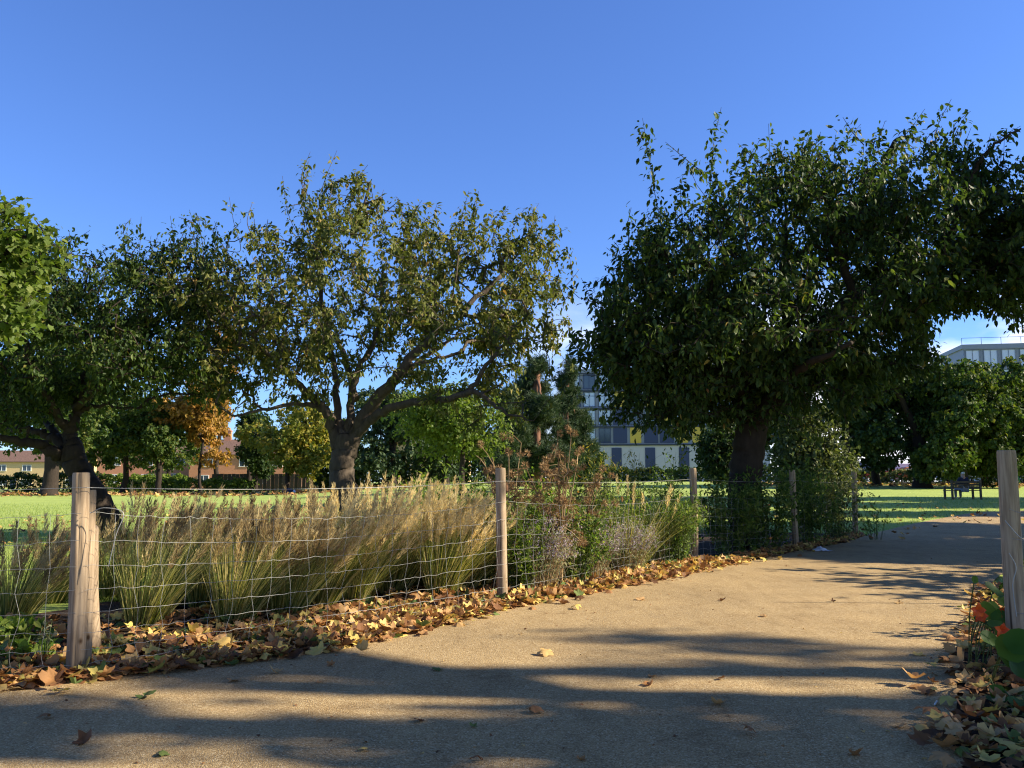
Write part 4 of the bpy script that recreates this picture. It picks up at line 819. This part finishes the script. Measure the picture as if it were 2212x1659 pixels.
litter('leaf_litter', pts, .035, .084, 302, 'brown plane leaves lying thick along the right path edge')
rr_ = np.random.default_rng(5); pts = np.c_[rr_.uniform(-46, -6, 2600), rr_.normal(72, 4, 2600)]
litter('leaf_litter', pts, .05, .32, 303, 'thin strip of brown fallen leaves under the far trees')
pts = np.c_[rr_.uniform(18, 46, 2200), rr_.normal(72, 4, 2200)]
litter('leaf_litter', pts, .05, .3, 304, 'yellow fallen leaves under the right lawn trees')

rng = np.random.default_rng(306); k = rng.integers(40, 240, 2600); f = np.where(rng.random(2600) < .55, rng.random(2600) ** 2.5 * .25, rng.random(2600)); f = np.where(rng.random(2600) < .25, 1 - f, f); pts = Le[k] * (1 - f)[:, None] + Re[k] * f[:, None] + rng.normal(0, .12, (2600, 2))
mb = MB(); n = len(pts); a = rng.uniform(0, 6.283, n); V, F, t = scatter(*CARD, np.c_[pts, T(pts[:, 0], pts[:, 1]) + .016], frames(np.c_[np.cos(a), np.sin(a), rng.normal(0, .2, n)], np.c_[rng.normal(0, .3, (n, 2)), np.ones(n)]), rng.uniform(.006, .026, n), rng.random(n) * .8)
put(npmesh('leaf_crumbs', V, F, M['litter'], None, t), 'crumbs of dry leaf and grit scattered over the path', None, None, 'stuff')
pts = np.c_[rng.uniform(-14, 16, 1500), rng.uniform(11, 40, 1500)]; pts = pts[~((pts[:, 0] > -1) & (pts[:, 1] < pts[:, 0] * 1.0 + 9))]; n = len(pts); a = rng.uniform(0, 6.283, n)
V, F, t = scatter(*LB[1], np.c_[pts, T(pts[:, 0], pts[:, 1]) + .05], frames(np.c_[np.cos(a), np.sin(a), rng.normal(0, .3, n)], np.c_[rng.normal(0, .4, (n, 2)), np.ones(n)]), rng.uniform(.07, .14, n), rng.random(n))
put(npmesh('lawn_leaves', V, F, M['litter'], None, t), 'brown leaves blown thinly across the lawn', None, None, 'stuff')
LOOSE = [(315, 1512, 46, .97, 'large green lobed leaf lying flat near the left of the path'), (180, 1612, 46, .12, 'rust brown curled leaf near the bottom left corner'), (350, 1638, 34, .95, 'narrow green leaf at the bottom left of the path'), (505, 1477, 30, .5, 'folded tan leaf close to the left path edge'),
         (597, 1459, 30, .66, 'orange tan leaf lying in sun beside the litter'), (783, 1628, 24, .86, 'small yellow leaf near the bottom centre left'), (905, 1565, 28, .05, 'dark shrivelled leaf in the broad shadow band'), (1022, 1577, 22, .94, 'small dull green leaf in the broad shadow band'),
         (1155, 1545, 42, .35, 'brown leaf standing on edge below the middle of the path'), (945, 1453, 26, .96, 'little green leaf on sunlit gravel'), (715, 1443, 24, .4, 'small buff leaf flat on the gravel near the litter'), (1180, 1420, 38, .7, 'orange curled leaf by the soft shadows'), (1385, 1299, 26, .62, 'lone tan leaf on the bright part of the path'),
         (1560, 1301, 18, .1, 'tiny dark brown leaf on the bright part of the path'), (1245, 1319, 28, .84, 'yellow leaf just off the litter drift'), (1557, 1473, 22, .2, 'small upright brown leaf left of the dark shade'), (1552, 1528, 40, .55, 'pale split leaf at the edge of a sun streak'), (1622, 1593, 40, .25, 'crumpled brown leaf deep in shade'),
         (1410, 1467, 24, .5, 'small dull leaf among soft shadows'), (1255, 1650, 26, .45, 'dry leaf cut by the bottom edge of the photo'), (1030, 1652, 30, .18, 'dark brown leaf at the bottom centre'), (1942, 1306, 22, .68, 'small tan leaf above the cane shadow'), (1800, 1303, 14, .02, 'tiny black leaf on the cane shadow'),
         (1985, 1492, 38, .5, 'grey tan leaf lying in the right shade'), (1945, 1578, 32, .6, 'orange leaf in the lit bottom right corner'), (1850, 1640, 38, .28, 'curled brown leaf at the bottom right'), (97, 1558, 34, .3, 'flattened grey brown leaf at the far left shade'), (1985, 1420, 30, .82, 'yellow leaf on the right sun patch'), (1400, 1486, 28, .42, 'tan flake of leaf left of the shade'), (1650, 1335, 20, .6, 'small leaf at the fringe of the right shade'), (690, 1320 + 160, 18, .5, 'tiny dry leaf near the left sun patch'), (2015, 1480, 26, .2, 'dark leaf close to the right litter')]
for k, (u, v, s, tn, lab) in enumerate(LOOSE):
    g = G(u, v); sz = s / FPX * g[1] * .92; rg2 = np.random.default_rng(900 + k); lb = lf_dry((.2, .6, -.4)[k % 3], k); up = .5 if tn < .4 and k % 2 else .22
    nr = unit(np.array([[rg2.normal(0, up), rg2.normal(0, up), 1.0]])); a = rg2.uniform(0, 6.28)
    V, F, t = scatter(lb[0], lb[1], np.zeros((1, 3)), frames(np.array([[math.cos(a), math.sin(a), .1]]), nr), np.array([sz]), np.array([tn]))
    V = V - V.mean(0); V[:, 2] -= V[:, 2].min(); o = npmesh('fallen_leaf', V, F, M['litter'], None, t, True); o.location = (g[0], g[1], .013); put(o, lab, 'leaf', 'loose leaves on the path')
g = gz(1775, 1192); mb = MB(); rg2 = np.random.default_rng(8); gx, gy = np.meshgrid(np.linspace(-.14, .14, 9), np.linspace(-.09, .09, 7)); z = np.maximum(0, .075 * np.exp(-((gx + .02) ** 2 + gy ** 2) / .006) + rg2.normal(0, .008, gx.shape)); i = (np.arange(6)[:, None] * 9 + np.arange(8)[None]).ravel()
o = npmesh('litter_scrap', np.c_[gx.ravel(), gy.ravel(), z.ravel() + .004], np.stack([i, i + 1, i + 10, i + 9], -1), M['plastic']); o.location = (g[0], g[1], g[2] + .013); put(o, 'crumpled pale plastic bag on the shaded path edge', 'litter')
g = gz(2022, 1527); mb = MB(); mb.tube([[-.02, -.03, .006], [.02, .03, .008]], .004, 8); o = mb.build('paper_stick', M['white_paint'], None, True); o.location = (g[0], g[1], .013); put(o, 'tiny white stick lying on the shaded right gravel', 'litter')
# lawn grass blades close enough to see
rng = np.random.default_rng(310); n = 150000
yy = 8 + 34 * rng.random(n) ** 1.6; uu = rng.uniform(-.64, .66, n); xx = uu * yy
def side_of(xv, yv):                                             # metres left of the path's left edge
    d = np.full(len(xv), 1e9); s = np.zeros(len(xv))
    for c in range(0, len(xv), 20000):
        a = np.c_[xv[c:c + 20000], yv[c:c + 20000]]; D = ((a[:, None] - Le[None, ::2]) ** 2).sum(-1); k = D.argmin(1); s[c:c + 20000] = ((a - Le[::2][k]) * nrm[::2][k]).sum(1)
    return s
sd = side_of(xx, yy); ok = (sd > np.where(xx < 6.8, 3.2, .06)) & (rng.random(n) < 1.3 - yy / 45); xx, yy = xx[ok], yy[ok]; n = len(xx)
pos = np.c_[xx, yy, T(xx, yy) - .006]; V, F, t = scatter(np.array([[-.05, 0, 0], [.05, 0, 0], [0, 1, .2]]), np.array([[0, 1, 2]]), pos, frames(unit(rng.normal(0, .5, (n, 3)) + [0, 0, 1]), rng.normal(size=(n, 3))), (.05 + .0016 * yy) * rng.uniform(.5, 1.3, n), rng.random(n))
put(npmesh('lawn_grass', V, F, M['lawn_blade'], None, t), 'short grass blades of the park lawn', None, None, 'stuff')

# ------------------------------------------------------------------ nasturtium at the right post
rng = np.random.default_rng(320); o = np.array([RB[0] - .22, RB[1] + .25, 0]); root = empty('nasturtium_plant', o, label='nasturtium with round leaves and orange flowers at the right post', cat='flower'); st, lv = MB(), MB(); DISC = lf_disc()
NL = [(2145, 1277, 5.1, .15), (2128, 1320, 5.05, .14), (2145, 1312, 5.1, .09), (2120, 1345, 4.95, .11), (2160, 1335, 5.0, .12), (2150, 1350, 4.9, .10), (2105, 1252, 5.0, .055), (2170, 1300, 5.2, .10), (2135, 1380, 4.8, .12), (2165, 1370, 4.9, .11), (2175, 1345, 5.1, .12), (2110, 1330, 5.1, .06), (2190, 1402, 4.35, .17), (2205, 1390, 4.3, .15), (2180, 1415, 4.4, .14), (2200, 1440, 4.35, .13), (2155, 1500, 4.4, .1), (2205, 1530, 4.2, .13), (2180, 1545, 4.3, .1)]
for u, v, Y, s in NL:
    p = P(u, v, Y) - o; b = np.array([p[0] * .4 + rng.normal(0, .04), p[1] * .5, .02]); st.tube(crom([b, (b + p) / 2 + [0, .02, .04], p], 4), .0035, 5, False)
    ax = unit(np.array([[rng.normal(0, .3), rng.normal(.3, .3), rng.normal(.4, .2)]])); V, F, t = scatter(*DISC, p[None], frames(ax, np.array([[rng.normal(.1, .25), -.75, .6]])), np.array([s * (.8 if Y > 4.6 else 1)]), rng.random(1)); lv.add(V, F, t)
st.build('stems', M['green_stem'], root, True); lv.build('leaves', M['nasturtium_leaf'], root, True)
for u, v, Y in ((2112, 1318, 4.9), (2117, 1330, 4.95), (2172, 1322, 5.0), (2163, 1362, 4.85), (2170, 1383, 4.8)):
    p = P(u, v, Y) - o; fb = MB()
    for k in range(5):
        a = k * 1.2566 + rng.uniform(0, .4); ax = np.array([[math.cos(a), -.35, math.sin(a)]]); V, F, t = scatter(*lf_ovate(.36, .06, .2), np.zeros((1, 3)), frames(ax, np.array([[0, -1, .2]])), np.array([.046]), rng.random(1)); fb.add(V, F, t)
    fb.tube([[0, 0, 0], [.005, .03, -.01]], [.006, .002], 5); f = fb.build('flower', M['nasturtium_petal'], root); f.location = p

# ------------------------------------------------------------------ houses, apartment block, cars, people
def window(root, wx, wz, w, h, y=-.0, frame='white_frame', pane='metal_pane', bars=1, deep=.08):
    fb = MB(); t = .07
    fb.box((wx, y - deep / 2, wz + h / 2 - t / 2), (w, deep, t)); fb.box((wx, y - deep / 2, wz - h / 2 + t / 2), (w + .1, deep * 1.4, t))
    for s in (-1, 1): fb.box((wx + s * (w / 2 - t / 2), y - deep / 2, wz), (t, deep, h - 2 * t))
    for k in range(bars): fb.box((wx - w / 2 + w * (k + 1) / (bars + 1), y - deep / 2, wz), (t * .7, deep * .8, h - 2 * t))
    f = fb.build('window', M[frame], root)
    pb = MB(); pb.box((wx, y - .015, wz), (w - 2 * t, .02, h - 2 * t)); pb.build('pane', M[pane], f)
def house(label, u, Y, w, d, eaves, ridge, brick, wins, rz, zb=None, chim=(.3,), door=None):
    x = (u - 1106) / FPX * Y; o = (x, Y, float(T(x, Y)) if zb is None else zb); root = empty('brick_house', o, rz, label=label, cat='house', group='houses beyond the park')
    mb = MB(); mb.box((0, d / 2, eaves / 2 - .2), (w, d, eaves + .4)); g = np.array([[-w / 2 + .002, .002, eaves], [-w / 2 + .002, d - .002, eaves], [-w / 2 + .002, d / 2, ridge], [w / 2 - .002, .002, eaves], [w / 2 - .002, d - .002, eaves], [w / 2 - .002, d / 2, ridge]]); mb.add(g, [np.array([[0, 2, 1], [3, 4, 5]])]); mb.build('wall', M[brick], root)
    rbm = MB(); ov = .35; t = .16
    for s in (-1, 1):
        y0 = d / 2 + s * (d / 2 + ov); z0 = eaves - ov * (ridge - eaves) / (d / 2); v = [[-w / 2 - ov, y0, z0], [w / 2 + ov, y0, z0], [w / 2 + ov, d / 2, ridge], [-w / 2 - ov, d / 2, ridge]]; v = np.array(v + [[a, b, c + t] for a, b, c in v])
        rbm.add(v, np.array([[0, 3, 2, 1], [4, 5, 6, 7], [0, 1, 5, 4], [1, 2, 6, 5], [2, 3, 7, 6], [3, 0, 4, 7]]))
    rf = rbm.build('roof', M['roof_tile'], root)
    for c in chim:
        cb = MB(); cb.box((c * w, d / 2, ridge + .55), (.95, .7, 1.6)); cb.box((c * w, d / 2, ridge + 1.4), (1.08, .83, .12))
        for s in (-1, 1): cb.tube([[c * w + s * .22, d / 2, ridge + 1.46], [c * w + s * .22, d / 2, ridge + 1.85]], [.13, .10], 8)
        cb.build('chimney', M['brick_red'], rf)
    for wx, wz, ww, wh, bars in wins: window(root, wx, wz, ww, wh, bars=bars)
    if door:
        db = MB(); db.box((door, -.03, 1.05), (.95, .06, 2.1)); dr = db.build('door', M['clad_blue'], root); hb = MB(); hb.box((door + .35, -.09, 1.05), (.05, .06, .14)); hb.build('handle', M['dark_metal'], dr)
house('yellow brick house with white windows behind the far left plane tree', 30, 150, 24, 8, 5.0, 6.9, 'brick_yellow', [(x, z, 2.0 if z < 2 else 1.5, 1.1, 2 if z < 2 else 1) for x in (-9.5, -5.6, -1.6, 2.5, 6.6, 10) for z in (1.35, 3.85)], R(8), -.4, (-.3, .25), .4)
house('red brick house with white window left of the orange tree', 330, 125, 15, 8, 5.2, 7.2, 'brick_red', [(-5, 1.5, 1.6, 1.3, 1), (-.5, 1.5, 1.6, 1.3, 1), (3.2, 1.3, 1.5, 1.9, 1), (-5, 4, 1.5, 1.2, 1), (-.5, 4, 1.5, 1.2, 1), (4, 4, 1.5, 1.2, 1)], R(8), 0, (.35,), 5.6)
house('red brick house with tall chimney left of the lime tree', 530, 120, 15, 8, 4.9, 7.0, 'brick_red', [(-5.5, 1.4, 1.5, 1.2, 1), (-1.5, 1.4, 1.5, 1.2, 1), (2.4, 1.4, 1.5, 1.2, 1), (5.5, 1.4, 1.2, 1.2, 1), (-5, 3.7, 1.4, 1.1, 1), (0, 3.7, 1.4, 1.1, 1), (4.6, 3.7, 1.4, 1.1, 1)], R(5), 0, (-.22,), -3.5)
house('pale rendered lodge half hidden behind the dark evergreens', 925, 95, 9, 6, 4.6, 6.6, 'brick_yellow', [(-2.5, 1.4, 1.2, 1.2, 1), (2.5, 1.4, 1.2, 1.2, 1), (0, 3.6, 1.1, 1, 1)], 0, None, (.3,), 0)

def block(label, u, Y, w, d, floors, gh, fh, rz, seed, zb, glassy=False):
    rng = np.random.default_rng(seed); x = (u - 1106) / FPX * Y; root = empty('apartment_block', (x, Y, zb), rz, label=label, cat='building'); H = gh + floors * fh
    mb = MB(); mb.box((0, d / 2, gh / 2 - .5), (w, d, gh + 1)); mb.build('ground_floor_wall', M['clad_white'], root)
    mb = MB(); mb.box((0, d / 2, gh + floors * fh / 2), (w, d, floors * fh)); mb.build('wall', M['clad_grey'], root)
    rf = MB(); rf.box((0, d / 2, H + .3), (w + .5, d + .5, .6)); ro = rf.build('roof', M['clad_grey'], root)
    rl = MB()
    for k in np.linspace(-w / 2, w / 2, int(w / 2.2)): rl.box((k, .4, H + 1.1), (.05, .05, 1.0))
    rl.box((0, .4, H + 1.62), (w, .05, .05)); rl.build('railing', M['dark_metal'], ro)
    sl = MB()
    for f in range(floors + 1): sl.box((0, -.1, gh + f * fh - .02), (w + .02, .24, .22))
    sl.build('floor_bands', M['dark_metal' if not glassy else 'clad_grey'], root)
    n = int(w / 2.3)
    for f in range(floors):
        for k in range(n):
            px = -w / 2 + (k + .5) * w / n; z = gh + f * fh + fh / 2 + .05; c = rng.random()
            if c < .2 and not glassy: b = MB(); b.box((px, -.05, z), (w / n * .72, .1, fh - .42)); b.build('yellow_panel', M['clad_yellow'], root)
            elif c < .42 and not glassy: b = MB(); b.box((px, -.05, z), (w / n * .9, .1, fh - .42)); b.build('navy_panel', M['clad_blue'], root)
            else: window(root, px, z, w / n * .78, fh - .5, frame='clad_blue' if not glassy else 'clad_grey', pane='pane_bright' if c > .55 or glassy else 'metal_pane', deep=.12)
    for k in range(int(w / 5)):
        b = MB(); b.box((-w / 2 + 2.5 + k * 5, -.04, gh / 2 - .2), (1.5, .08, gh - .5)); b.build('entrance_bay', M['clad_blue'], root)
block('long apartment block with yellow panels and white ground floor behind the pines', 1440, 128, 30, 14, 4, 5.6, 2.75, R(-7), 5, 1.0)
block('pale glass fronted block rising above the trees at the right edge', 2310, 118, 26, 14, 5, 4.2, 2.9, R(-10), 6, 1.2, True)
# boundary: hedges, close-boarded fence
def hedge(label, a, b, h, th, seed, lm='plane_dark_leaf', n=5200, ls=.3):
    rng = np.random.default_rng(seed); a, b = np.array(a, float), np.array(b, float); f = rng.random(n); d = unit(b - a); nn = np.array([-d[1], d[0]]); s = rng.uniform(-1, 1, n)
    p = a + (b - a) * f[:, None] + nn * (s * th / 2)[:, None]; wob = 1 + .12 * np.sin(f * 37 + seed) + .08 * np.sin(f * 91); z = h * wob * np.where(rng.random(n) < .4, rng.uniform(.85, 1, n), rng.random(n))
    pos = np.c_[p, T(p[:, 0], p[:, 1]) + z]; o = (*((a + b) / 2), 0); V, F, t = scatter(*CARD, pos - [o[0], o[1], 0], frames(rng.normal(size=(n, 3)), rng.normal(size=(n, 3)) + [0, -.4, .6]), ls * rng.uniform(.5, 1.2, n), rng.random(n))
    root = empty('hedge', o, label=label, cat='hedge', group='hedges round the park'); npmesh('foliage', V, F, M[lm], root, t); mb = MB(); m = int(np.linalg.norm(b - a) / 1.2)
    for k in range(m):
        c = a + (b - a) * (k + .5) / m - o[:2]; zz = float(T(c[0] + o[0], c[1] + o[1])); mb.tube([[c[0], c[1], zz], [c[0] + .1, c[1], zz + h * .8]], [.05, .02], 5, False)
    mb.build('stems', M['bark_dark'], root)
hedge('dark clipped hedge in front of the yellow house', (-62, 86), (-41, 88), 1.7, 1.4, 401)
hedge('light green hedge between plane trunk and red house', (-43, 90), (-34, 90), 1.6, 1.5, 402, 'fresh_leaf', 2600)
hedge('low hedge in front of the left red house', (-38, 84), (-25, 84), 1.2, 1.2, 403, 'fern_green', 3000)
hedge('tall dark shrubbery along the far lawn edge behind the middle trunk', (-19, 82), (2, 80), 3.4, 2.6, 404, 'plane_dark_leaf', 9000, .42)
hedge('dark shrubbery below the pines', (-1, 70), (7, 66), 2.2, 2, 405, 'plane_dark_leaf', 4000, .36)
hedge('long low hedge in front of the parked cars', (28, 80), (62, 76), 1.15, 1.2, 406, 'olive_leaf', 8000, .26)
hedge('dark hedge along the foot of the apartment block', (6, 100), (30, 95), 1.4, 1.5, 407, 'plane_dark_leaf', 5000, .36)
mb = MB()
for k in range(40): mb.box((-32 + k * .42, 92 + .02 * (k % 2), .95), (.40, .03, 1.9 + .03 * (k % 3)))
mb.box((-23.8, 92.08, 1.5), (16.6, .06, .1)); mb.box((-23.8, 92.08, .5), (16.6, .06, .1)); o = mb.build('board_fence', M['fence_dark'], None, origin=(-23.8, 92, 0)); o.location = (-23.8, 92, 0); put(o, 'dark close boarded fence behind the orange tree', 'fence')
mb = MB(); v = np.array([[26, 84], [80, 78], [80, 92], [26, 98]], float)
put(npmesh('road', np.c_[v, T(v[:, 0], v[:, 1]) + .02], np.array([[0, 1, 2, 3]]), M['tarmac']), kind='structure', label='street beyond the right hedge')

def car(name, label, u, Y, paint, L=4.2, W_=1.75, H=1.48, van=False, rz=0, cat='car'):
    x = (u - 1106) / FPX * Y; root = empty(name, (x, Y, float(T(x, Y)) + .02), rz, label=label, cat=cat, group='vehicles parked beyond the hedge')
    if van: prof = [(-.5, .28), (-.5, .9), (-.47, 1.0), (-.40, 1.0), (.22, 1.0), (.34, .62), (.47, .54), (.5, .42), (.5, .28)]
    else: prof = [(-.5, .28), (-.5, .60), (-.46, .64), (-.36, .97), (-.26, 1.0), (.08, 1.0), (.24, .66), (.46, .56), (.5, .44), (.5, .28)]
    pr = np.array([(a * L, b * H) for a, b in prof]); n = len(pr); rows = []
    for y in (-.5, -.44, .44, .5):
        q = pr.copy(); k = abs(y) > .45; q[:, 1] = np.where((q[:, 1] > .7 * H) & k, q[:, 1] - .05, q[:, 1]); yy = np.where(q[:, 1] > .66 * H, y * .86, y) * W_; rows.append(np.c_[q[:, 0], yy, q[:, 1]])
    V = np.concatenate(rows); i = np.arange(3)[:, None] * n; j = np.arange(n)[None]; k = (j + 1) % n; F = np.stack([i + j, i + n + j, i + n + k, i + k], -1).reshape(-1, 4); V = np.r_[V, [[0, -.5 * W_, .5 * H], [0, .5 * W_, .5 * H]]]
    jj = np.arange(n); F2 = np.r_[np.stack([np.full(n, 4 * n), jj, (jj + 1) % n], -1), np.stack([np.full(n, 4 * n + 1), 3 * n + (jj + 1) % n, 3 * n + jj], -1)]
    npmesh('body', V, [F, F2], M[paint], root)
    for sx in (-.31, .31):
        for sy in (-1, 1):
            wb = MB(); wb.tube([[sx * L, sy * (W_ / 2 - .16), .31], [sx * L, sy * (W_ / 2 + .015), .31]], .31, 16); w_ = wb.build('wheel', M['rubber'], root, False); rb_ = MB(); rb_.tube([[sx * L, sy * (W_ / 2 + .0), .31], [sx * L, sy * (W_ / 2 + .03), .31]], .19, 12); rb_.build('rim', M['plastic'], w_)
    for sy in (-1, 1):
        gb = MB(); y = sy * (W_ * .43 + .035); z0, z1 = .66 * H, .92 * H
        if van: q = [(.06, z0), (.25, z0), (.20, z1), (.06, z1)]
        else: q = [(-.36, z0), (.20, z0), (.08, z1), (-.28, z1)]
        v = np.array([[a * L, y, b] for a, b in q] + [[a * L, y + sy * .02, b] for a, b in q]); gb.add(v, np.array([[0, 1, 2, 3], [4, 7, 6, 5], [0, 4, 5, 1], [1, 5, 6, 2], [2, 6, 7, 3], [3, 7, 4, 0]])); gb.build('window', M['metal_pane'], root)
        hb = MB(); hb.box((.49 * L, sy * W_ * .36, .50 * H), (.08, .3, .14)); hb.build('headlight', M['white_frame'], root); tb = MB(); tb.box((-.5 * L, sy * W_ * .38, .52 * H), (.06, .22, .2)); tb.build('tail_light', M['red_paint'], root)
car('parked_van', 'pale blue grey van seen past the last fence post', 1852, 90, 'blue_paint', 4.8, 1.9, 2.0, True, R(172), 'van')
car('parked_car', 'red car parked behind the hedge, left of the white van', 1886, 87, 'red_paint', rz=R(175))
car('parked_van', 'white van parked behind the hedge in a patch of sun', 1925, 90, 'white_paint', 4.6, 1.85, 1.9, True, R(172), 'van')
car('parked_car', 'orange car parked half behind the far red car', 1955, 88, 'orange_paint', rz=R(175))
car('parked_car', 'white car behind the slim trunks on the right lawn', 2110, 84, 'white_paint', rz=R(172))
car('parked_car', 'blue grey car glimpsed between the right lawn trunks', 2020, 86, 'blue_paint', rz=R(172))
# play frames at the far right
def frame_thing(name, label, u, Y, m1, m2, h):
    x = (u - 1106) / FPX * Y; root = empty(name, (x, Y, float(T(x, Y))), R(10), label=label, cat='play equipment'); mb = MB()
    for sx in (-1, 1):
        for sy in (-1, 1): mb.tube([[sx * 1.1 + sx * .0, sy * .7, 0], [sx * 1.1, 0, h]], .05, 8)
    mb.tube([[-1.15, 0, h], [1.15, 0, h]], .05, 8); mb.build('frame', M[m1], root, True); pb = MB(); pb.box((0, -.0, h * .62), (.9, .06, h * .55)); pb.box((-.62, -.0, h * .62), (.22, .05, h * .55)); pb.build('panel', M[m2], root)
frame_thing('climbing_frame', 'blue and violet play frame behind the plane trunks', 2172, 80, 'blue_paint', 'purple_paint', 2.1)
frame_thing('swing_frame', 'green play frame with red board past the right fence post', 2207, 78, 'green_paint', 'red_paint', 2.1)

def body(name, pts, edges, rad, m, parent=None):
    me = bpy.data.meshes.new(name); me.from_pydata([tuple(p) for p in pts], edges, []); o = link_mesh(me, name, m, parent); md = o.modifiers.new('Skin', 'SKIN')
    for v, r in zip(me.skin_vertices[0].data, rad): v.radius = (r, r)
    me.skin_vertices[0].data[0].use_root = True; s = o.modifiers.new('Sub', 'SUBSURF'); s.levels = s.render_levels = 1
    return o
def person(label, loc, rz, sit, jacket, trousers, hair):
    root = empty('person', loc, rz, label=label, cat='person'); hz = .47 if sit else .92; fw = -1
    J = {'pel': (0, 0, hz), 'ch': (0, -.02 if sit else 0, hz + .38), 'nk': (0, -.03, hz + .53), 'hd': (0, -.05, hz + .66), 'tp': (0, -.05, hz + .76)}
    for s, n in ((-1, 'l'), (1, 'r')):
        J['sh' + n] = (s * .19, -.01, hz + .47)
        if sit: J.update({'el' + n: (s * .25, -.12, hz + .22), 'wr' + n: (s * .14, -.36, hz + .16), 'hp' + n: (s * .1, 0, hz), 'kn' + n: (s * .12, -.44, hz + .02), 'an' + n: (s * .12, -.44, .08), 'to' + n: (s * .12, -.62, .04)})
        else: J.update({'el' + n: (s * .24, .02, hz + .2), 'wr' + n: (s * .25, -.06, hz - .04), 'hp' + n: (s * .1, 0, hz - .02), 'kn' + n: (s * .1, -.12 * s - .03, hz - .44), 'an' + n: (s * .1, -.2 * s + .05, .08), 'to' + n: (s * .1, -.2 * s - .12, .04)})
    def sub(keys, E, rr, nm, m): ix = {k: i for i, k in enumerate(keys)}; return body(nm, [J[k] for k in keys], [(ix[a], ix[b]) for a, b in E], [rr[k[:2]] for k in keys], m, root)
    rr = {'pe': .12, 'ch': .13, 'nk': .055, 'hd': .095, 'tp': .07, 'sh': .06, 'el': .045, 'wr': .034, 'hp': .085, 'kn': .06, 'an': .042, 'to': .035}
    E = [('pel', 'ch'), ('ch', 'nk'), ('nk', 'hd'), ('hd', 'tp')] + [e for n in 'lr' for e in (('ch', 'sh' + n), ('sh' + n, 'el' + n), ('el' + n, 'wr' + n), ('pel', 'hp' + n), ('hp' + n, 'kn' + n), ('kn' + n, 'an' + n), ('an' + n, 'to' + n))]
    sub(list(J), E, rr, 'body', M['skin'])
    sub(['pel', 'ch', 'shl', 'ell', 'wrl', 'shr', 'elr', 'wrr'], [e for e in E if set(e) <= {'pel', 'ch', 'shl', 'ell', 'wrl', 'shr', 'elr', 'wrr'}], {k: v * 1.22 + .012 for k, v in rr.items()}, 'jacket', M[jacket])
    sub(['pel', 'hpl', 'knl', 'anl', 'hpr', 'knr', 'anr'], [e for e in E if set(e) <= {'pel', 'hpl', 'knl', 'anl', 'hpr', 'knr', 'anr'}], {k: v * 1.12 + .008 for k, v in rr.items()}, 'trousers', M[trousers])
    h = np.array(J['tp']); body('hair', [h + [0, .03, .015], h + [0, .05, -.06], h + [0, .06, -.11]], [(0, 1), (1, 2)], [.085, .09, .06], M[hair], root)
bp = P(2084, 1080, 39); bp[2] = float(T(bp[0], bp[1])); RZ = R(180 + 8)
person('person with white hair in a dark jacket sitting on the lawn bench, seen from behind', bp, RZ, True, 'navy_cloth', 'grey_cloth', 'white_hair')
root = empty('park_bench', bp, RZ, label='dark timber park bench on the right lawn, seen from behind', cat='bench')
mb = MB()
for k in range(4): mb.box((0, -.38 + k * .11, .40), (1.5, .095, .035))
mb.build('seat', M['wood_grey'], root); mb = MB()
for z in (.55, .66, .78): mb.box((0, .12 + .05 * (z - .55), z), (1.5, .03, .09))
mb.build('backrest', M['wood_grey'], root)
for sx in (-.7, .7):
    for y, h in ((-.38, .62), (.155, .9)): mb = MB(); mb.box((sx, y, h / 2 - .02), (.08, .07, h)); mb.build('leg', M['wood_grey'], root)
pp = P(373, 1060, 100); pp[2] = 0; person('person in a grey jacket walking along the far fence', pp, R(70), False, 'grey_cloth', 'jeans', 'dark_hair')
for u, s, m, lab in ((624, .5, 'navy_cloth', 'dark lumpy bag lying on the far lawn edge'), (637, .34, 'plastic', 'pale bag lying beside the dark one on the far lawn'), (646, .36, 'orange_paint', 'orange brown bag at the right of the far bags')):
    p = P(u, 1056, 70); rg2 = np.random.default_rng(u); V, F = tube([[-.7, 0, .12], [-.5, 0, .16], [0, 0, .2], [.4, 0, .18], [.6, 0, .12]], [.1, .3, .36, .3, .1], 10); V = V * s * 1.6 + rg2.normal(0, .02, V.shape); V[:, 2] = np.maximum(V[:, 2], 0)
    hb = MB(); hb.add(V, F); o = hb.build('bag', M[m], None, True); o.location = (p[0], p[1], float(T(p[0], p[1]))); put(o, lab, 'bag', 'bags on the far lawn')
    mb = MB(); mb.tube(crom([[-.25 * s, 0, .5 * s], [0, 0, .85 * s], [.25 * s, 0, .5 * s]], 4), .02, 5); mb.build('handle', M['dark_metal'], o, True)
